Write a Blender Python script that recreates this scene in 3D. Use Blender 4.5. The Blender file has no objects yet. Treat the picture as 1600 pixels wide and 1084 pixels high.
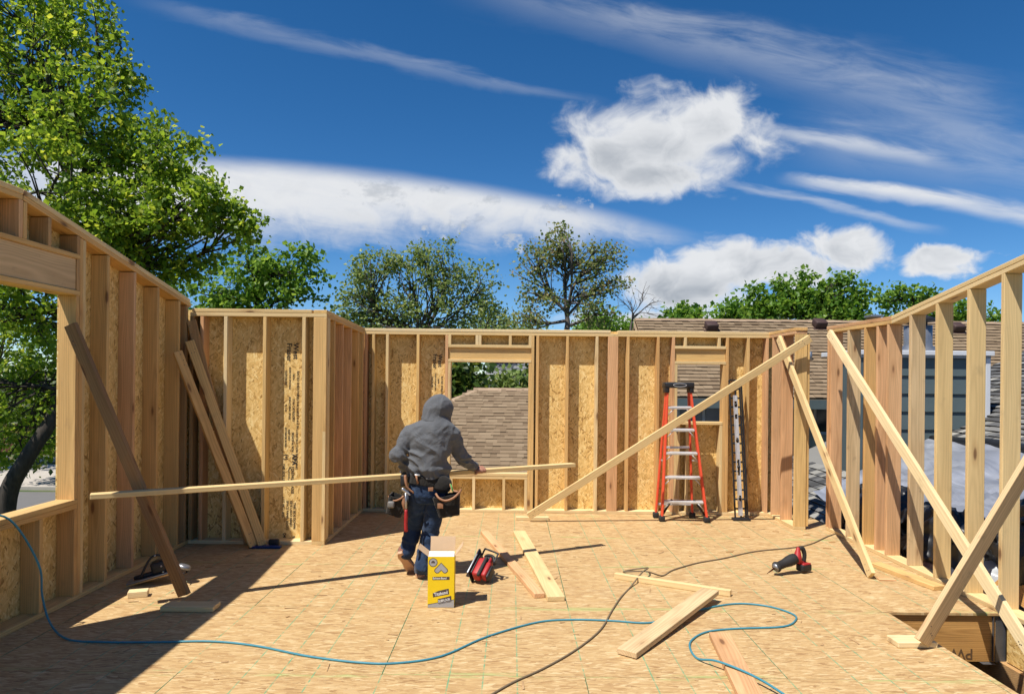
import bpy, bmesh, math, random
import numpy as np
from mathutils import Vector, Matrix

random.seed(7)
np.random.seed(7)
SC = bpy.context.scene
COL = SC.collection

# ------------------------------------------------------------------ camera
EYE = 1.78
FPX = 1080.0            # focal length in pixels of a 1600 px wide frame
ROLL = math.radians(0.6)
cam = bpy.data.cameras.new("camera")
cam.sensor_width = 36.0
cam.lens = FPX / 1600.0 * 36.0
cam.shift_y = 50.0 / 1600.0
cam.clip_start = 0.05
cam.clip_end = 3000.0
camo = bpy.data.objects.new("camera", cam)
COL.objects.link(camo)
camo.matrix_world = Matrix.Translation((0, 0, EYE)) @ Matrix.Rotation(math.radians(90), 4, 'X') @ Matrix.Rotation(ROLL, 4, 'Z')
SC.camera = camo
SC.render.resolution_x = 1024
SC.render.resolution_y = 693
SC.cycles.max_bounces = 5
SC.cycles.diffuse_bounces = 3
SC.cycles.glossy_bounces = 2
SC.cycles.transmission_bounces = 2
SC.cycles.caustics_reflective = False
SC.cycles.caustics_refractive = False
SC.cycles.use_adaptive_sampling = True
SC.cycles.adaptive_threshold = 0.02

# ------------------------------------------------------------------ node maths helper
class S:
    """a float socket with arithmetic"""
    def __init__(s, t, o):
        s.t, s.o = t, o
    def m(s, op, *a, clamp=False):
        n = s.t.nodes.new('ShaderNodeMath')
        n.operation = op
        n.use_clamp = clamp
        for i, v in enumerate((s,) + a):
            if isinstance(v, S):
                s.t.links.new(v.o, n.inputs[i])
            else:
                n.inputs[i].default_value = v
        return S(s.t, n.outputs[0])
    def __add__(s, b): return s.m('ADD', b)
    __radd__ = __add__
    def __mul__(s, b): return s.m('MULTIPLY', b)
    __rmul__ = __mul__
    def __sub__(s, b): return s.m('SUBTRACT', b)
    def __rsub__(s, b): return (s * -1.0) + b
    def __truediv__(s, b): return s.m('DIVIDE', b)
    def sq(s): return s * s
    def sqrt(s): return s.m('SQRT')
    def mx(s, b): return s.m('MAXIMUM', b)
    def mn(s, b): return s.m('MINIMUM', b)
    def gt(s, b): return s.m('GREATER_THAN', b)
    def sm(s, a, b):
        n = s.t.nodes.new('ShaderNodeMapRange')
        n.interpolation_type = 'SMOOTHSTEP'
        s.t.links.new(s.o, n.inputs['Value'])
        n.inputs['From Min'].default_value = a
        n.inputs['From Max'].default_value = b
        return S(s.t, n.outputs[0])

def vec(t, x, y, z=0.0):
    n = t.nodes.new('ShaderNodeCombineXYZ')
    for i, v in enumerate((x, y, z)):
        if isinstance(v, S):
            t.links.new(v.o, n.inputs[i])
        else:
            n.inputs[i].default_value = v
    return n.outputs[0]

def noise(t, v, scale=1.0, detail=4.0, rough=0.55, dist=0.0, out=0, dims='3D'):
    n = t.nodes.new('ShaderNodeTexNoise')
    n.noise_dimensions = dims
    t.links.new(v, n.inputs['Vector'])
    n.inputs['Scale'].default_value = scale
    n.inputs['Detail'].default_value = detail
    n.inputs['Roughness'].default_value = rough
    n.inputs['Distortion'].default_value = dist
    return S(t, n.outputs[0]) if out == 0 else n.outputs[1]

def mixc(t, f, a, b, mode='MIX'):
    n = t.nodes.new('ShaderNodeMix')
    n.data_type = 'RGBA'
    n.blend_type = mode
    for i, v in ((0, f), (6, a), (7, b)):
        if isinstance(v, S):
            t.links.new(v.o, n.inputs[i])
        elif hasattr(v, 'is_linked'):
            t.links.new(v, n.inputs[i])
        elif isinstance(v, (tuple, list)):
            n.inputs[i].default_value = (*v, 1.0)
        else:
            n.inputs[i].default_value = v
    return n.outputs[2]

def ramp(t, f, stops):
    n = t.nodes.new('ShaderNodeValToRGB')
    t.links.new(f.o if isinstance(f, S) else f, n.inputs[0])
    cr = n.color_ramp
    while len(cr.elements) < len(stops):
        cr.elements.new(0.5)
    for e, (p, c) in zip(cr.elements, stops):
        e.position = p
        e.color = (*c, 1.0)
    return n.outputs[0]

# ------------------------------------------------------------------ sun and sky
SUND = Vector((0.40, 0.365, -1.0)).normalized()      # the way the light travels
SUN_EL = math.asin(-SUND.z)
SUN_AZ = math.atan2(-SUND.x, -SUND.y)               # from +Y towards +X
ld = bpy.data.lights.new("sun", 'SUN')
ld.energy = 5.0
ld.angle = math.radians(0.53)
ld.color = (1.0, 0.95, 0.87)
lo = bpy.data.objects.new("sun", ld)
COL.objects.link(lo)
lo.rotation_euler = SUND.to_track_quat('-Z', 'Y').to_euler()
lo.location = (-10, -6, 30)

def build_world():
    w = bpy.data.worlds.new("World")
    SC.world = w
    w.use_nodes = True
    w.cycles.sampling_method = 'MANUAL'
    w.cycles.sample_map_resolution = 256
    t = w.node_tree
    t.nodes.clear()
    out = t.nodes.new('ShaderNodeOutputWorld')
    sky = t.nodes.new('ShaderNodeTexSky')
    sky.sky_type = 'NISHITA'
    sky.sun_disc = False
    sky.sun_elevation = SUN_EL
    sky.sun_rotation = SUN_AZ
    sky.altitude = 3000.0
    sky.air_density = 1.0
    sky.dust_density = 0.0
    sky.ozone_density = 3.0
    hs = t.nodes.new('ShaderNodeHueSaturation')
    hs.inputs['Saturation'].default_value = 1.3
    t.links.new(sky.outputs[0], hs.inputs['Color'])
    bg = t.nodes.new('ShaderNodeBackground')
    bg.inputs[1].default_value = 0.094
    t.links.new(hs.outputs[0], bg.inputs[0])
    tc = t.nodes.new('ShaderNodeTexCoord')
    nm = t.nodes.new('ShaderNodeVectorMath'); nm.operation = 'NORMALIZE'
    t.links.new(tc.outputs['Generated'], nm.inputs[0])
    sp = t.nodes.new('ShaderNodeSeparateXYZ')
    t.links.new(nm.outputs[0], sp.inputs[0])
    dx, dy, dz = (S(t, sp.outputs[i]) for i in range(3))
    yy = dy.mx(0.12)
    # directions spread on a plane in front of the house, 1 unit = 100 px of the photograph
    U = (dx / yy) * 10.8 + 8.0
    V = 5.92 - (dz / yy) * 10.8
    front = dy.sm(0.15, 0.4)
    P = vec(t, U, V)
    # slow warp, so that edges curl instead of being evenly fuzzy
    wx = noise(t, P, 0.9, 2.0, 0.5, dims='2D') - 0.5
    Q = vec(t, U + wx * 0.9, V * 1.25 - wx * 0.6)
    nA = noise(t, Q, 1.25, 7.0, 0.58, dims='2D') - 0.5          # billows
    nB = noise(t, vec(t, U * 1.0 + wx * 2.0, V * 1.6), 0.8, 4.0, 0.6, dims='2D') - 0.5
    nS = noise(t, vec(t, U * 0.55 + V * 0.25 + wx * 0.3, V * 3.0 - U * 0.5), 1.0, 5.0, 0.62, 0.3, dims='2D') - 0.5   # streaks along the wind
    def blob(cx, cy, rx, ry, amp=1.0, soft=0.55):
        d = 1.0 - (((U - cx) / rx).sq() + ((V - cy) / ry).sq()).sqrt()
        return (d + nA * (2.6 * amp) + nB * (0.7 * amp))
    def streak(x0, y0, x1, y1, w0, w1, a, bend=0.0, rag=0.5, edge=0.25):
        L = math.hypot(x1 - x0, y1 - y0)
        ex, ey = (x1 - x0) / L, (y1 - y0) / L
        s = (U - x0) * (ex / L) + (V - y0) * (ey / L)
        c = (V - y0) * ex - (U - x0) * ey
        if bend:
            c = c - (s * (1.0 - s)) * bend
        wd = s * (w1 - w0) + w0
        g = 1.0 - ((c + nS * (0.5 * rag) + wx * 0.12) / wd.mx(0.02)).m('ABSOLUTE')
        ends = s.sm(0.0, edge) * (1.0 - s.sm(1.0 - edge, 1.0))
        return g.sm(0.0, 1.0) * ends * ((nS * (2.4 * rag) + 0.85).mx(0.0).mn(1.3)) * a
    # long lens-shaped sheet
    topc = ((U - 2.2) * 0.03 + ((U - 3.2).mx(0.0).sq()) * 0.0148) + 2.42
    botc = 3.80 - ((U - 6.0).sq() * 0.012)
    sheet = (V - topc + nS * 0.06).sm(-0.03, 0.32) * (1.0 - (V + nA * 0.8 + nS * 0.5).sm(3.2, 4.0)) * (1.0 - (U + nS * 1.5).sm(8.8, 11.8)) * (U.sm(-1.5, 1.5))
    sheet = (sheet * (0.97 + nS * 0.25)).mn(1.0)
    thin = [
        streak(1.6, -0.05, 9.8, 1.72, 0.26, 0.12, 0.19, 0.16, 0.6),
        streak(6.4, -0.35, 16.6, 2.35, 0.5, 0.65, 0.17, -0.75, 1.1),
        streak(8.5, 0.0, 16.4, 1.9, 0.4, 0.8, 0.12, -0.5, 1.2),
        streak(11.4, 1.92, 15.2, 2.52, 0.22, 0.2, 0.62, -0.12, 0.6, 0.3),
        streak(10.9, 2.75, 14.9, 3.6, 0.12, 0.12, 0.42, -0.1, 0.5),
        streak(12.0, 2.72, 17.0, 3.42, 0.12, 0.3, 0.85, -0.15, 0.5, 0.2),
        streak(12.0, 2.0, 17.5, 2.7, 0.7, 0.8, 0.22, 0.0, 1.0),
    ]
    dm = blob(10.3, 2.18, 1.75, 0.86, 0.5).mx(blob(11.1, 1.95, 1.0, 0.68, 0.6)).mx(blob(9.5, 2.45, 1.0, 0.62, 0.6)).mx(blob(10.2, 2.7, 1.35, 0.42, 0.6))
    main = dm.sm(-0.12, 0.62)
    dl = blob(11.5, 4.1, 1.25, 0.5, 0.55).mx(blob(10.7, 4.5, 1.2, 0.55, 0.55)).mx(blob(13.35, 3.85, 0.95, 0.42, 0.6)).mx(blob(12.4, 4.15, 1.2, 0.4, 0.6)).mx(blob(14.6, 3.98, 0.75, 0.3, 0.75)).mx(blob(10.6, 5.0, 1.8, 0.25, 0.6))
    low = dl.sm(-0.05, 0.5)
    nC = noise(t, vec(t, U + wx * 0.5, V * 1.5), 4.2, 5.0, 0.62, dims='2D') - 0.5
    def tuft(cx, cy, rx, ry):
        return 1.0 - (((U - cx) / rx).sq() + ((V - cy) / ry).sq()).sqrt()
    dg = tuft(5.95, 3.03, 0.85, 0.32).mx(tuft(8.85, 3.2, 0.6, 0.22)).mx(tuft(7.55, 3.13, 0.35, 0.16)).mx(tuft(7.2, 3.55, 1.0, 0.24)).mx(tuft(7.95, 3.75, 0.5, 0.26)).mx(tuft(6.8, 3.0, 0.4, 0.2))
    grey = (dg + nC * 2.6 + nA * 1.6 - 0.3).sm(0.0, 1.1) * dg.sm(-0.2, 0.2)
    # the rest of the sky carries the same kind of cloud
    D2 = vec(t, dx / (dz.mx(0.0) + 0.22), dy / (dz.mx(0.0) + 0.22))
    far = noise(t, D2, 1.7, 3.0, 0.6, dims='2D').sm(0.56, 0.72) * dz.sm(0.0, 0.08) * (1.0 - front) * 0.9
    inv = None
    for a in [sheet, main, low] + thin:
        k = 1.0 - (a * front).mn(0.985)
        inv = k if inv is None else inv * k
    inv = inv * (1.0 - far)
    alpha = 1.0 - inv
    alpha = alpha.mx(grey * front * 0.9)
    # cloud brightness: sunlit tops, greyer bases and cores
    core = main * dm.sm(0.3, 1.1) * ((V - 2.0 + nB * 1.5).sm(-0.5, 0.7)) + low * dl.sm(0.15, 0.8) * ((nB * 2.0 + 0.45 + (V - 4.2) * 0.5).mx(0.0).mn(1.0)) * 1.1
    shade = (core * 0.75 + grey * 0.5 - nA * 0.55 - 0.02).mx(0.0).mn(1.0)
    ccol = mixc(t, shade, (0.94, 0.96, 0.99), (0.38, 0.43, 0.50))
    bc = t.nodes.new('ShaderNodeBackground')
    bc.inputs[1].default_value = 0.64
    t.links.new(ccol, bc.inputs[0])
    mx = t.nodes.new('ShaderNodeMixShader')
    t.links.new(alpha.o, mx.inputs[0])
    t.links.new(bg.outputs[0], mx.inputs[1])
    t.links.new(bc.outputs[0], mx.inputs[2])
    t.links.new(mx.outputs[0], out.inputs[0])
build_world()

SC.view_settings.view_transform = 'Standard'
SC.view_settings.look = 'None'
SC.view_settings.gamma = 1.0
SC.view_settings.use_curve_mapping = False
SC.view_settings.exposure = 0.4

# ------------------------------------------------------------------ geometry helpers
CR, SR = math.cos(ROLL), math.sin(ROLL)
def unroll(x, y):
    a, b = x - 800.0, y - 592.0
    return a * CR + b * SR, -a * SR + b * CR
def at(x, y, Y):
    """the point at depth Y seen at photo pixel x, y"""
    a, b = unroll(x, y)
    return Vector((a * Y / FPX, Y, EYE - b * Y / FPX))
def onfloor(x, y, z=0.0):
    a, b = unroll(x, y)
    Y = FPX * (EYE - z) / b
    return Vector((a * Y / FPX, Y, z))
def depth_at_x(x, X):
    return FPX * X / (x - 800.0)

WM = {}
def link(o, M=None, parent=None):
    COL.objects.link(o)
    M = M or Matrix.Identity(4)
    WM[o.name] = M
    o.matrix_world = M
    if parent is not None:
        o.parent = parent
        o.matrix_parent_inverse = WM[parent.name].inverted()
        o.matrix_basis = M
    else:
        o.matrix_basis = M
    return o
def tag(o, label, cat, group=None):
    o['label'] = label
    o['category'] = cat
    if group:
        o['group'] = group
    return o
def empty(name, loc, label, cat, group=None):
    o = bpy.data.objects.new(name, None)
    o.empty_display_size = 0.2
    link(o, Matrix.Translation(loc))
    return tag(o, label, cat, group)

def newmesh(name, verts, faces, mat=None, smooth=False):
    me = bpy.data.meshes.new(name)
    v = np.asarray(verts, dtype=np.float32)
    me.vertices.add(len(v))
    me.vertices.foreach_set('co', v.ravel())
    if isinstance(faces, np.ndarray):
        n, k = faces.shape
        me.loops.add(n * k)
        me.loops.foreach_set('vertex_index', faces.astype(np.int32).ravel())
        me.polygons.add(n)
        me.polygons.foreach_set('loop_start', np.arange(0, n * k, k, dtype=np.int32))
        me.polygons.foreach_set('loop_total', np.full(n, k, dtype=np.int32))
    else:
        flat = [i for f in faces for i in f]
        me.loops.add(len(flat))
        me.loops.foreach_set('vertex_index', flat)
        me.polygons.add(len(faces))
        st, tot, c = [], [], 0
        for f in faces:
            st.append(c); tot.append(len(f)); c += len(f)
        me.polygons.foreach_set('loop_start', st)
        me.polygons.foreach_set('loop_total', tot)
    me.update(calc_edges=True)
    me.validate()
    if mat:
        me.materials.append(mat)
    me.polygons.foreach_set('use_smooth', np.full(len(me.polygons), bool(smooth)))
    return me
def meshobj(name, verts, faces, mat, parent=None, origin=None, smooth=False):
    """mesh given in world coordinates"""
    v = np.asarray(verts, dtype=np.float64)
    if origin is None:
        origin = Vector(((v[:, 0].min() + v[:, 0].max()) / 2, (v[:, 1].min() + v[:, 1].max()) / 2, v[:, 2].min()))
    me = newmesh(name, v - np.array(origin), faces, mat, smooth)
    return link(bpy.data.objects.new(name, me), Matrix.Translation(origin), parent)

_cache = {}
def boxmesh(l, w, t, bev, mat, name='board', segs=1):
    k = (round(l, 4), round(w, 4), round(t, 4), bev, mat.name, segs)
    if k in _cache:
        return _cache[k]
    bm = bmesh.new()
    bmesh.ops.create_cube(bm, size=1.0)
    bmesh.ops.scale(bm, vec=(l, w, t), verts=bm.verts)
    if bev:
        bmesh.ops.bevel(bm, geom=bm.edges[:], offset=bev, segments=segs, profile=0.5, affect='EDGES')
    me = bpy.data.meshes.new(name)
    bm.to_mesh(me); bm.free()
    me.materials.append(mat)
    if segs > 1:
        me.polygons.foreach_set('use_smooth', np.ones(len(me.polygons), dtype=bool))
    _cache[k] = me
    return me
def frame(o, x, zhint):
    x = Vector(x).normalized()
    z = Vector(zhint)
    z = (z - x * z.dot(x)).normalized()
    y = z.cross(x)
    M = Matrix((x, y, z)).transposed().to_4x4()
    M.translation = o
    return M
def board(name, p0, p1, w, t, zhint, mat, parent=None, bev=0.003):
    """a length of lumber from p0 to p1 (centre line); t is the size along zhint"""
    p0, p1 = Vector(p0), Vector(p1)
    me = boxmesh((p1 - p0).length, w, t, bev, mat, name)
    return link(bpy.data.objects.new(name, me), frame((p0 + p1) / 2, p1 - p0, zhint), parent)
def rbox(name, c, size, mat, parent=None, M=None, bev=0.004, segs=2):
    """bevelled box, optionally inside the frame M"""
    me = boxmesh(size[0], size[1], size[2], bev, mat, name, segs)
    m = Matrix.Translation(c)
    return link(bpy.data.objects.new(name, me), (M @ m) if M is not None else m, parent)
def catmull(pts, n):
    pts = [Vector(p) for p in pts]
    P = [pts[0] * 2 - pts[1]] + pts + [pts[-1] * 2 - pts[-2]]
    out = []
    for i in range(1, len(P) - 2):
        for j in range(n):
            s = j / n
            a, b, c, d = P[i - 1], P[i], P[i + 1], P[i + 2]
            out.append(0.5 * ((2 * b) + (c - a) * s + (2 * a - 5 * b + 4 * c - d) * s * s + (3 * b - a - 3 * c + d) * s ** 3))
    out.append(pts[-1])
    return out
def tubegeo(pts, r, seg=8, cap=True):
    """verts, faces of a tube; r is a number or a list"""
    pts = [Vector(p) for p in pts]
    n = len(pts)
    rr = [r] * n if not hasattr(r, '__len__') else r
    V, Fc = [], []
    up = Vector((0.13, 0.21, 0.97))
    for i, p in enumerate(pts):
        d = (pts[min(i + 1, n - 1)] - pts[max(i - 1, 0)])
        if d.length < 1e-9:
            d = Vector((0, 0, 1))
        d.normalize()
        a = up - d * up.dot(d)
        if a.length < 0.05:
            a = Vector((1, 0, 0)) - d * d.x
        a.normalize()
        up = a
        b = d.cross(a)
        for k in range(seg):
            an = 2 * math.pi * k / seg
            V.append(p + (a * math.cos(an) + b * math.sin(an)) * rr[i])
    for i in range(n - 1):
        for k in range(seg):
            k2 = (k + 1) % seg
            Fc.append((i * seg + k, i * seg + k2, (i + 1) * seg + k2, (i + 1) * seg + k))
    if cap:
        Fc.append(tuple(range(seg - 1, -1, -1)))
        Fc.append(tuple((n - 1) * seg + k for k in range(seg)))
    return V, Fc
def tube(name, pts, r, mat, parent=None, seg=8, sub=0, origin=None):
    if sub:
        n0 = len(pts)
        pts = catmull(pts, sub)
        if hasattr(r, '__len__'):
            r = list(np.interp(np.linspace(0, n0 - 1, len(pts)), np.arange(n0), r))
    v, f = tubegeo(pts, r, seg)
    return meshobj(name, v, f, mat, parent, origin, smooth=True)
def lathe(name, c, axis, prof, mat, parent=None, seg=20):
    """prof: list of (distance along axis, radius)"""
    ax = Vector(axis).normalized()
    return tube(name, [Vector(c) + ax * a for a, _ in prof], [r for _, r in prof], mat, parent, seg)
class Geo:
    """collects faces of one mesh"""
    def __init__(s):
        s.v, s.f = [], []
    def add(s, v, f):
        o = len(s.v)
        s.v += list(v)
        s.f += [tuple(i + o for i in q) for q in f]
    def box(s, lo, hi):
        x0, y0, z0 = lo; x1, y1, z1 = hi
        s.add([(x0, y0, z0), (x1, y0, z0), (x1, y1, z0), (x0, y1, z0), (x0, y0, z1), (x1, y0, z1), (x1, y1, z1), (x0, y1, z1)],
              [(0, 3, 2, 1), (4, 5, 6, 7), (0, 1, 5, 4), (1, 2, 6, 5), (2, 3, 7, 6), (3, 0, 4, 7)])
    def obox(s, M, l, w, t):
        c = [M @ Vector((sx * l / 2, sy * w / 2, sz * t / 2)) for sz in (-1, 1) for sx, sy in ((-1, -1), (1, -1), (1, 1), (-1, 1))]
        s.add(c, [(0, 3, 2, 1), (4, 5, 6, 7), (0, 1, 5, 4), (1, 2, 6, 5), (2, 3, 7, 6), (3, 0, 4, 7)])
    def quad(s, a, b, c, d):
        s.add([a, b, c, d], [(0, 1, 2, 3)])
    def tube(s, pts, r, seg=6):
        v, f = tubegeo(pts, r, seg)
        s.add(v, f)
    def obj(s, name, mat, parent=None, origin=None, smooth=False):
        return meshobj(name, [tuple(p) for p in s.v], s.f, mat, parent, origin, smooth)

# ------------------------------------------------------------------ implicit surfaces (cloth, bags, bodies)
def vnoise(p, seed=0):
    """smooth value noise, p (n,3)"""
    rs = np.random.RandomState(seed)
    tab = rs.rand(32, 32, 32).astype(np.float32)
    i = np.floor(p).astype(np.int64)
    f = (p - i).astype(np.float32)
    f = f * f * (3 - 2 * f)
    i &= 31
    j = (i + 1) & 31
    x0, y0, z0 = i[..., 0], i[..., 1], i[..., 2]
    x1, y1, z1 = j[..., 0], j[..., 1], j[..., 2]
    fx, fy, fz = f[..., 0], f[..., 1], f[..., 2]
    def L(a, b, k): return a + (b - a) * k
    return L(L(L(tab[x0, y0, z0], tab[x1, y0, z0], fx), L(tab[x0, y1, z0], tab[x1, y1, z0], fx), fy),
             L(L(tab[x0, y0, z1], tab[x1, y0, z1], fx), L(tab[x0, y1, z1], tab[x1, y1, z1], fx), fy), fz) * 2 - 1
def smin(a, b, k):
    h = np.clip(0.5 + 0.5 * (b - a) / k, 0, 1)
    return b + (a - b) * h - k * h * (1 - h)
def cone(p, a, b, ra, rb):
    a = np.array(a); b = np.array(b)
    ab = b - a
    t = np.clip(((p - a) @ ab) / (ab @ ab), 0, 1)
    return np.linalg.norm(p - a - t[..., None] * ab, axis=-1) - (ra + (rb - ra) * t)
def ell(p, c, r):
    q = (p - np.array(c)) / np.array(r)
    return (np.linalg.norm(q, axis=-1) - 1) * min(r)
def loft(p, secs):
    """secs: (z, cx, cy, rx, ry) rising"""
    s = np.array(secs)
    z = p[..., 2]
    g = lambda k: np.interp(z, s[:, 0], s[:, k])
    rx, ry = g(3), g(4)
    q = np.sqrt(((p[..., 0] - g(1)) / rx) ** 2 + ((p[..., 1] - g(2)) / ry) ** 2)
    d = (q - 1) * np.minimum(rx, ry)
    return np.maximum(d, np.maximum(s[0, 0] - z, z - s[-1, 0]))
def surfnet(fn, lo, hi, h):
    lo = np.array(lo); hi = np.array(hi)
    n = np.ceil((hi - lo) / h).astype(int) + 1
    ax = [lo[i] + h * np.arange(n[i]) for i in range(3)]
    g = np.stack(np.meshgrid(*ax, indexing='ij'), -1)
    # coarse pass first, fine values only near the surface
    K = 4
    if n.prod() > 60000:
        ci = [np.unique(np.append(np.arange(0, k, K), k - 1)) for k in n]
        cv = fn(g[np.ix_(*ci)].reshape(-1, 3)).reshape([len(c) for c in ci])
        near = [np.abs(np.arange(k)[:, None] - c[None]).argmin(1) for k, c in zip(n, ci)]
        val = cv[np.ix_(*near)].astype(np.float64)
        m = np.abs(val) < K * h * 1.9 + 0.03
        val[m] = fn(g[m])
    else:
        val = fn(g.reshape(-1, 3)).reshape(n).astype(np.float64)
    ins = val < 0
    nc = n - 1
    acc = np.zeros((*nc, 3)); cnt = np.zeros(nc)
    for a in range(3):
        b, c = (a + 1) % 3, (a + 2) % 3
        for ob in (0, 1):
            for oc in (0, 1):
                s0 = [None] * 3; s1 = [None] * 3
                s0[a] = slice(0, nc[a]); s1[a] = slice(1, n[a])
                s0[b] = s1[b] = slice(ob, ob + nc[b])
                s0[c] = s1[c] = slice(oc, oc + nc[c])
                v0, v1 = val[tuple(s0)], val[tuple(s1)]
                cr = (v0 < 0) != (v1 < 0)
                t = np.where(cr, v0 / np.where(cr, v0 - v1, 1), 0)
                pos = np.zeros((*nc, 3))
                pos[..., a] = t; pos[..., b] = ob; pos[..., c] = oc
                acc += pos * cr[..., None]; cnt += cr
    m = cnt > 0
    idx = -np.ones(nc, dtype=np.int64)
    idx[m] = np.arange(m.sum())
    ijk = np.argwhere(m)
    verts = lo + h * (ijk + acc[m] / cnt[m][:, None])
    quads = []
    for a in range(3):
        b, c = (a + 1) % 3, (a + 2) % 3
        s0 = [slice(None)] * 3; s1 = [slice(None)] * 3
        s0[a] = slice(0, -1); s1[a] = slice(1, None)
        e0, e1 = ins[tuple(s0)], ins[tuple(s1)]
        for flip, sel in ((False, e0 & ~e1), (True, ~e0 & e1)):
            q = np.argwhere(sel)
            q = q[(q[:, b] > 0) & (q[:, c] > 0) & (q[:, b] < nc[b]) & (q[:, c] < nc[c])]
            def I(db, dc):
                k = q.copy(); k[:, b] += db; k[:, c] += dc
                return idx[k[:, 0], k[:, 1], k[:, 2]]
            Q = np.stack([I(-1, -1), I(0, -1), I(0, 0), I(-1, 0)], 1)
            if flip:
                Q = Q[:, ::-1]
            quads.append(Q)
    quads = np.concatenate(quads)
    return verts, quads
def blobobj(name, fn, lo, hi, h, mat, parent=None, origin=None):
    v, q = surfnet(fn, lo, hi, h)
    return meshobj(name, v, q, mat, parent, origin, smooth=True)

def text(name, body, size, M, mat, parent=None, align='LEFT', extrude=0.0008, bold=0.0, sx=1.0):
    c = bpy.data.curves.new(name, 'FONT')
    c.body = body
    c.size = size
    c.align_x = align
    c.extrude = extrude
    c.offset = bold
    c.resolution_u = 3
    tmp = bpy.data.objects.new('tmp_text', c)
    COL.objects.link(tmp)
    me = bpy.data.meshes.new_from_object(tmp)
    bpy.data.objects.remove(tmp)
    bpy.data.curves.remove(c)
    if sx != 1.0:
        me.transform(Matrix.Diagonal((sx, 1, 1, 1)))
    me.materials.clear()
    me.materials.append(mat)
    me.name = name
    return link(bpy.data.objects.new(name, me), M, parent)

# ------------------------------------------------------------------ materials
def base(name):
    m = bpy.data.materials.new(name)
    m.use_nodes = True
    t = m.node_tree
    return m, t, t.nodes['Principled BSDF']
def objcoord(t, rnd=True, spread=37.0):
    tc = t.nodes.new('ShaderNodeTexCoord')
    oi = t.nodes.new('ShaderNodeObjectInfo')
    sp = t.nodes.new('ShaderNodeSeparateXYZ')
    t.links.new(tc.outputs['Object'], sp.inputs[0])
    R = S(t, oi.outputs['Random'])
    x, y, z = (S(t, sp.outputs[i]) for i in range(3))
    return x, y, z, R
def bump(t, bs, h, strength=0.3, dist=0.004):
    b = t.nodes.new('ShaderNodeBump')
    b.inputs['Strength'].default_value = strength
    b.inputs['Distance'].default_value = dist
    t.links.new(h.o if isinstance(h, S) else h, b.inputs['Height'])
    t.links.new(b.outputs[0], bs.inputs['Normal'])
def setc(t, bs, c):
    t.links.new(c, bs.inputs['Base Color'])

def wood(name, tones, knots=True, contrast=1.2, rough=0.75, dirt=0.25):
    m, t, b = base(name)
    x, y, z, R = objcoord(t)
    xo = x + R * 53.0
    yo = y + R * 11.3
    zo = z + R * 7.7
    big = noise(t, vec(t, xo * 0.9, yo * 9.0, zo * 9.0), 1.0, 3.0, 0.5)
    wob = noise(t, vec(t, xo * 0.8, yo * 4.0, zo * 4.0), 1.0, 2.0, 0.5) - 0.5
    # growth rings cut along the length
    rr = ((y + (R * 7.0).m('FRACT') * 0.16 - 0.08 + wob * 0.05).sq() + (z + 0.05 + wob * 0.03).sq()).sqrt()
    rings = (rr * 420.0 + wob * 26.0).m('SINE') * 0.5 + 0.5
    fine = noise(t, vec(t, xo * 2.5, yo * 90.0, zo * 90.0), 1.0, 3.0, 0.6)
    n = len(tones)
    col = ramp(t, (R * 13.7).m('FRACT'), [(i / max(1, n - 1), c) for i, c in enumerate(tones)])
    f = (big - 0.5) * 0.55 * contrast + (rings - 0.5) * 0.13 * contrast + (fine - 0.5) * 0.30 * contrast
    lum = f + 1.0
    mul = mixc(t, 1.0, col, vec(t, lum, lum * 0.99 - (1.0 - lum) * 0.10, lum * 0.97 - (1.0 - lum) * 0.22), 'MULTIPLY')
    if knots:
        vo = t.nodes.new('ShaderNodeTexVoronoi')
        vo.voronoi_dimensions = '3D'
        t.links.new(vec(t, xo * 2.1, yo * 7.5, zo * 5.0), vo.inputs['Vector'])
        vo.inputs['Scale'].default_value = 1.0
        d = S(t, vo.outputs['Distance'])
        sel = S(t, vo.outputs['Color']).gt(0.33)
        k = (1.0 - d.sm(0.06, 0.15)) * sel
        halo = (1.0 - d.sm(0.1, 0.34)) * sel * 0.3
        mul = mixc(t, halo, mul, (0.33, 0.15, 0.05))
        mul = mixc(t, k * 0.8, mul, (0.13, 0.055, 0.025))
    # scuffs and grime of a building site
    g = noise(t, vec(t, xo * 5.0, yo * 7.0, zo * 7.0), 1.0, 5.0, 0.65).sm(0.58, 0.78) * dirt
    mul = mixc(t, g, mul, (0.16, 0.12, 0.08))
    setc(t, b, mul)
    b.inputs['Roughness'].default_value = rough
    b.inputs['Specular IOR Level'].default_value = 0.25
    bump(t, b, fine * 0.5 + rings * 0.3 + big * 0.4, 0.35, 0.0025)
    return m

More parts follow.
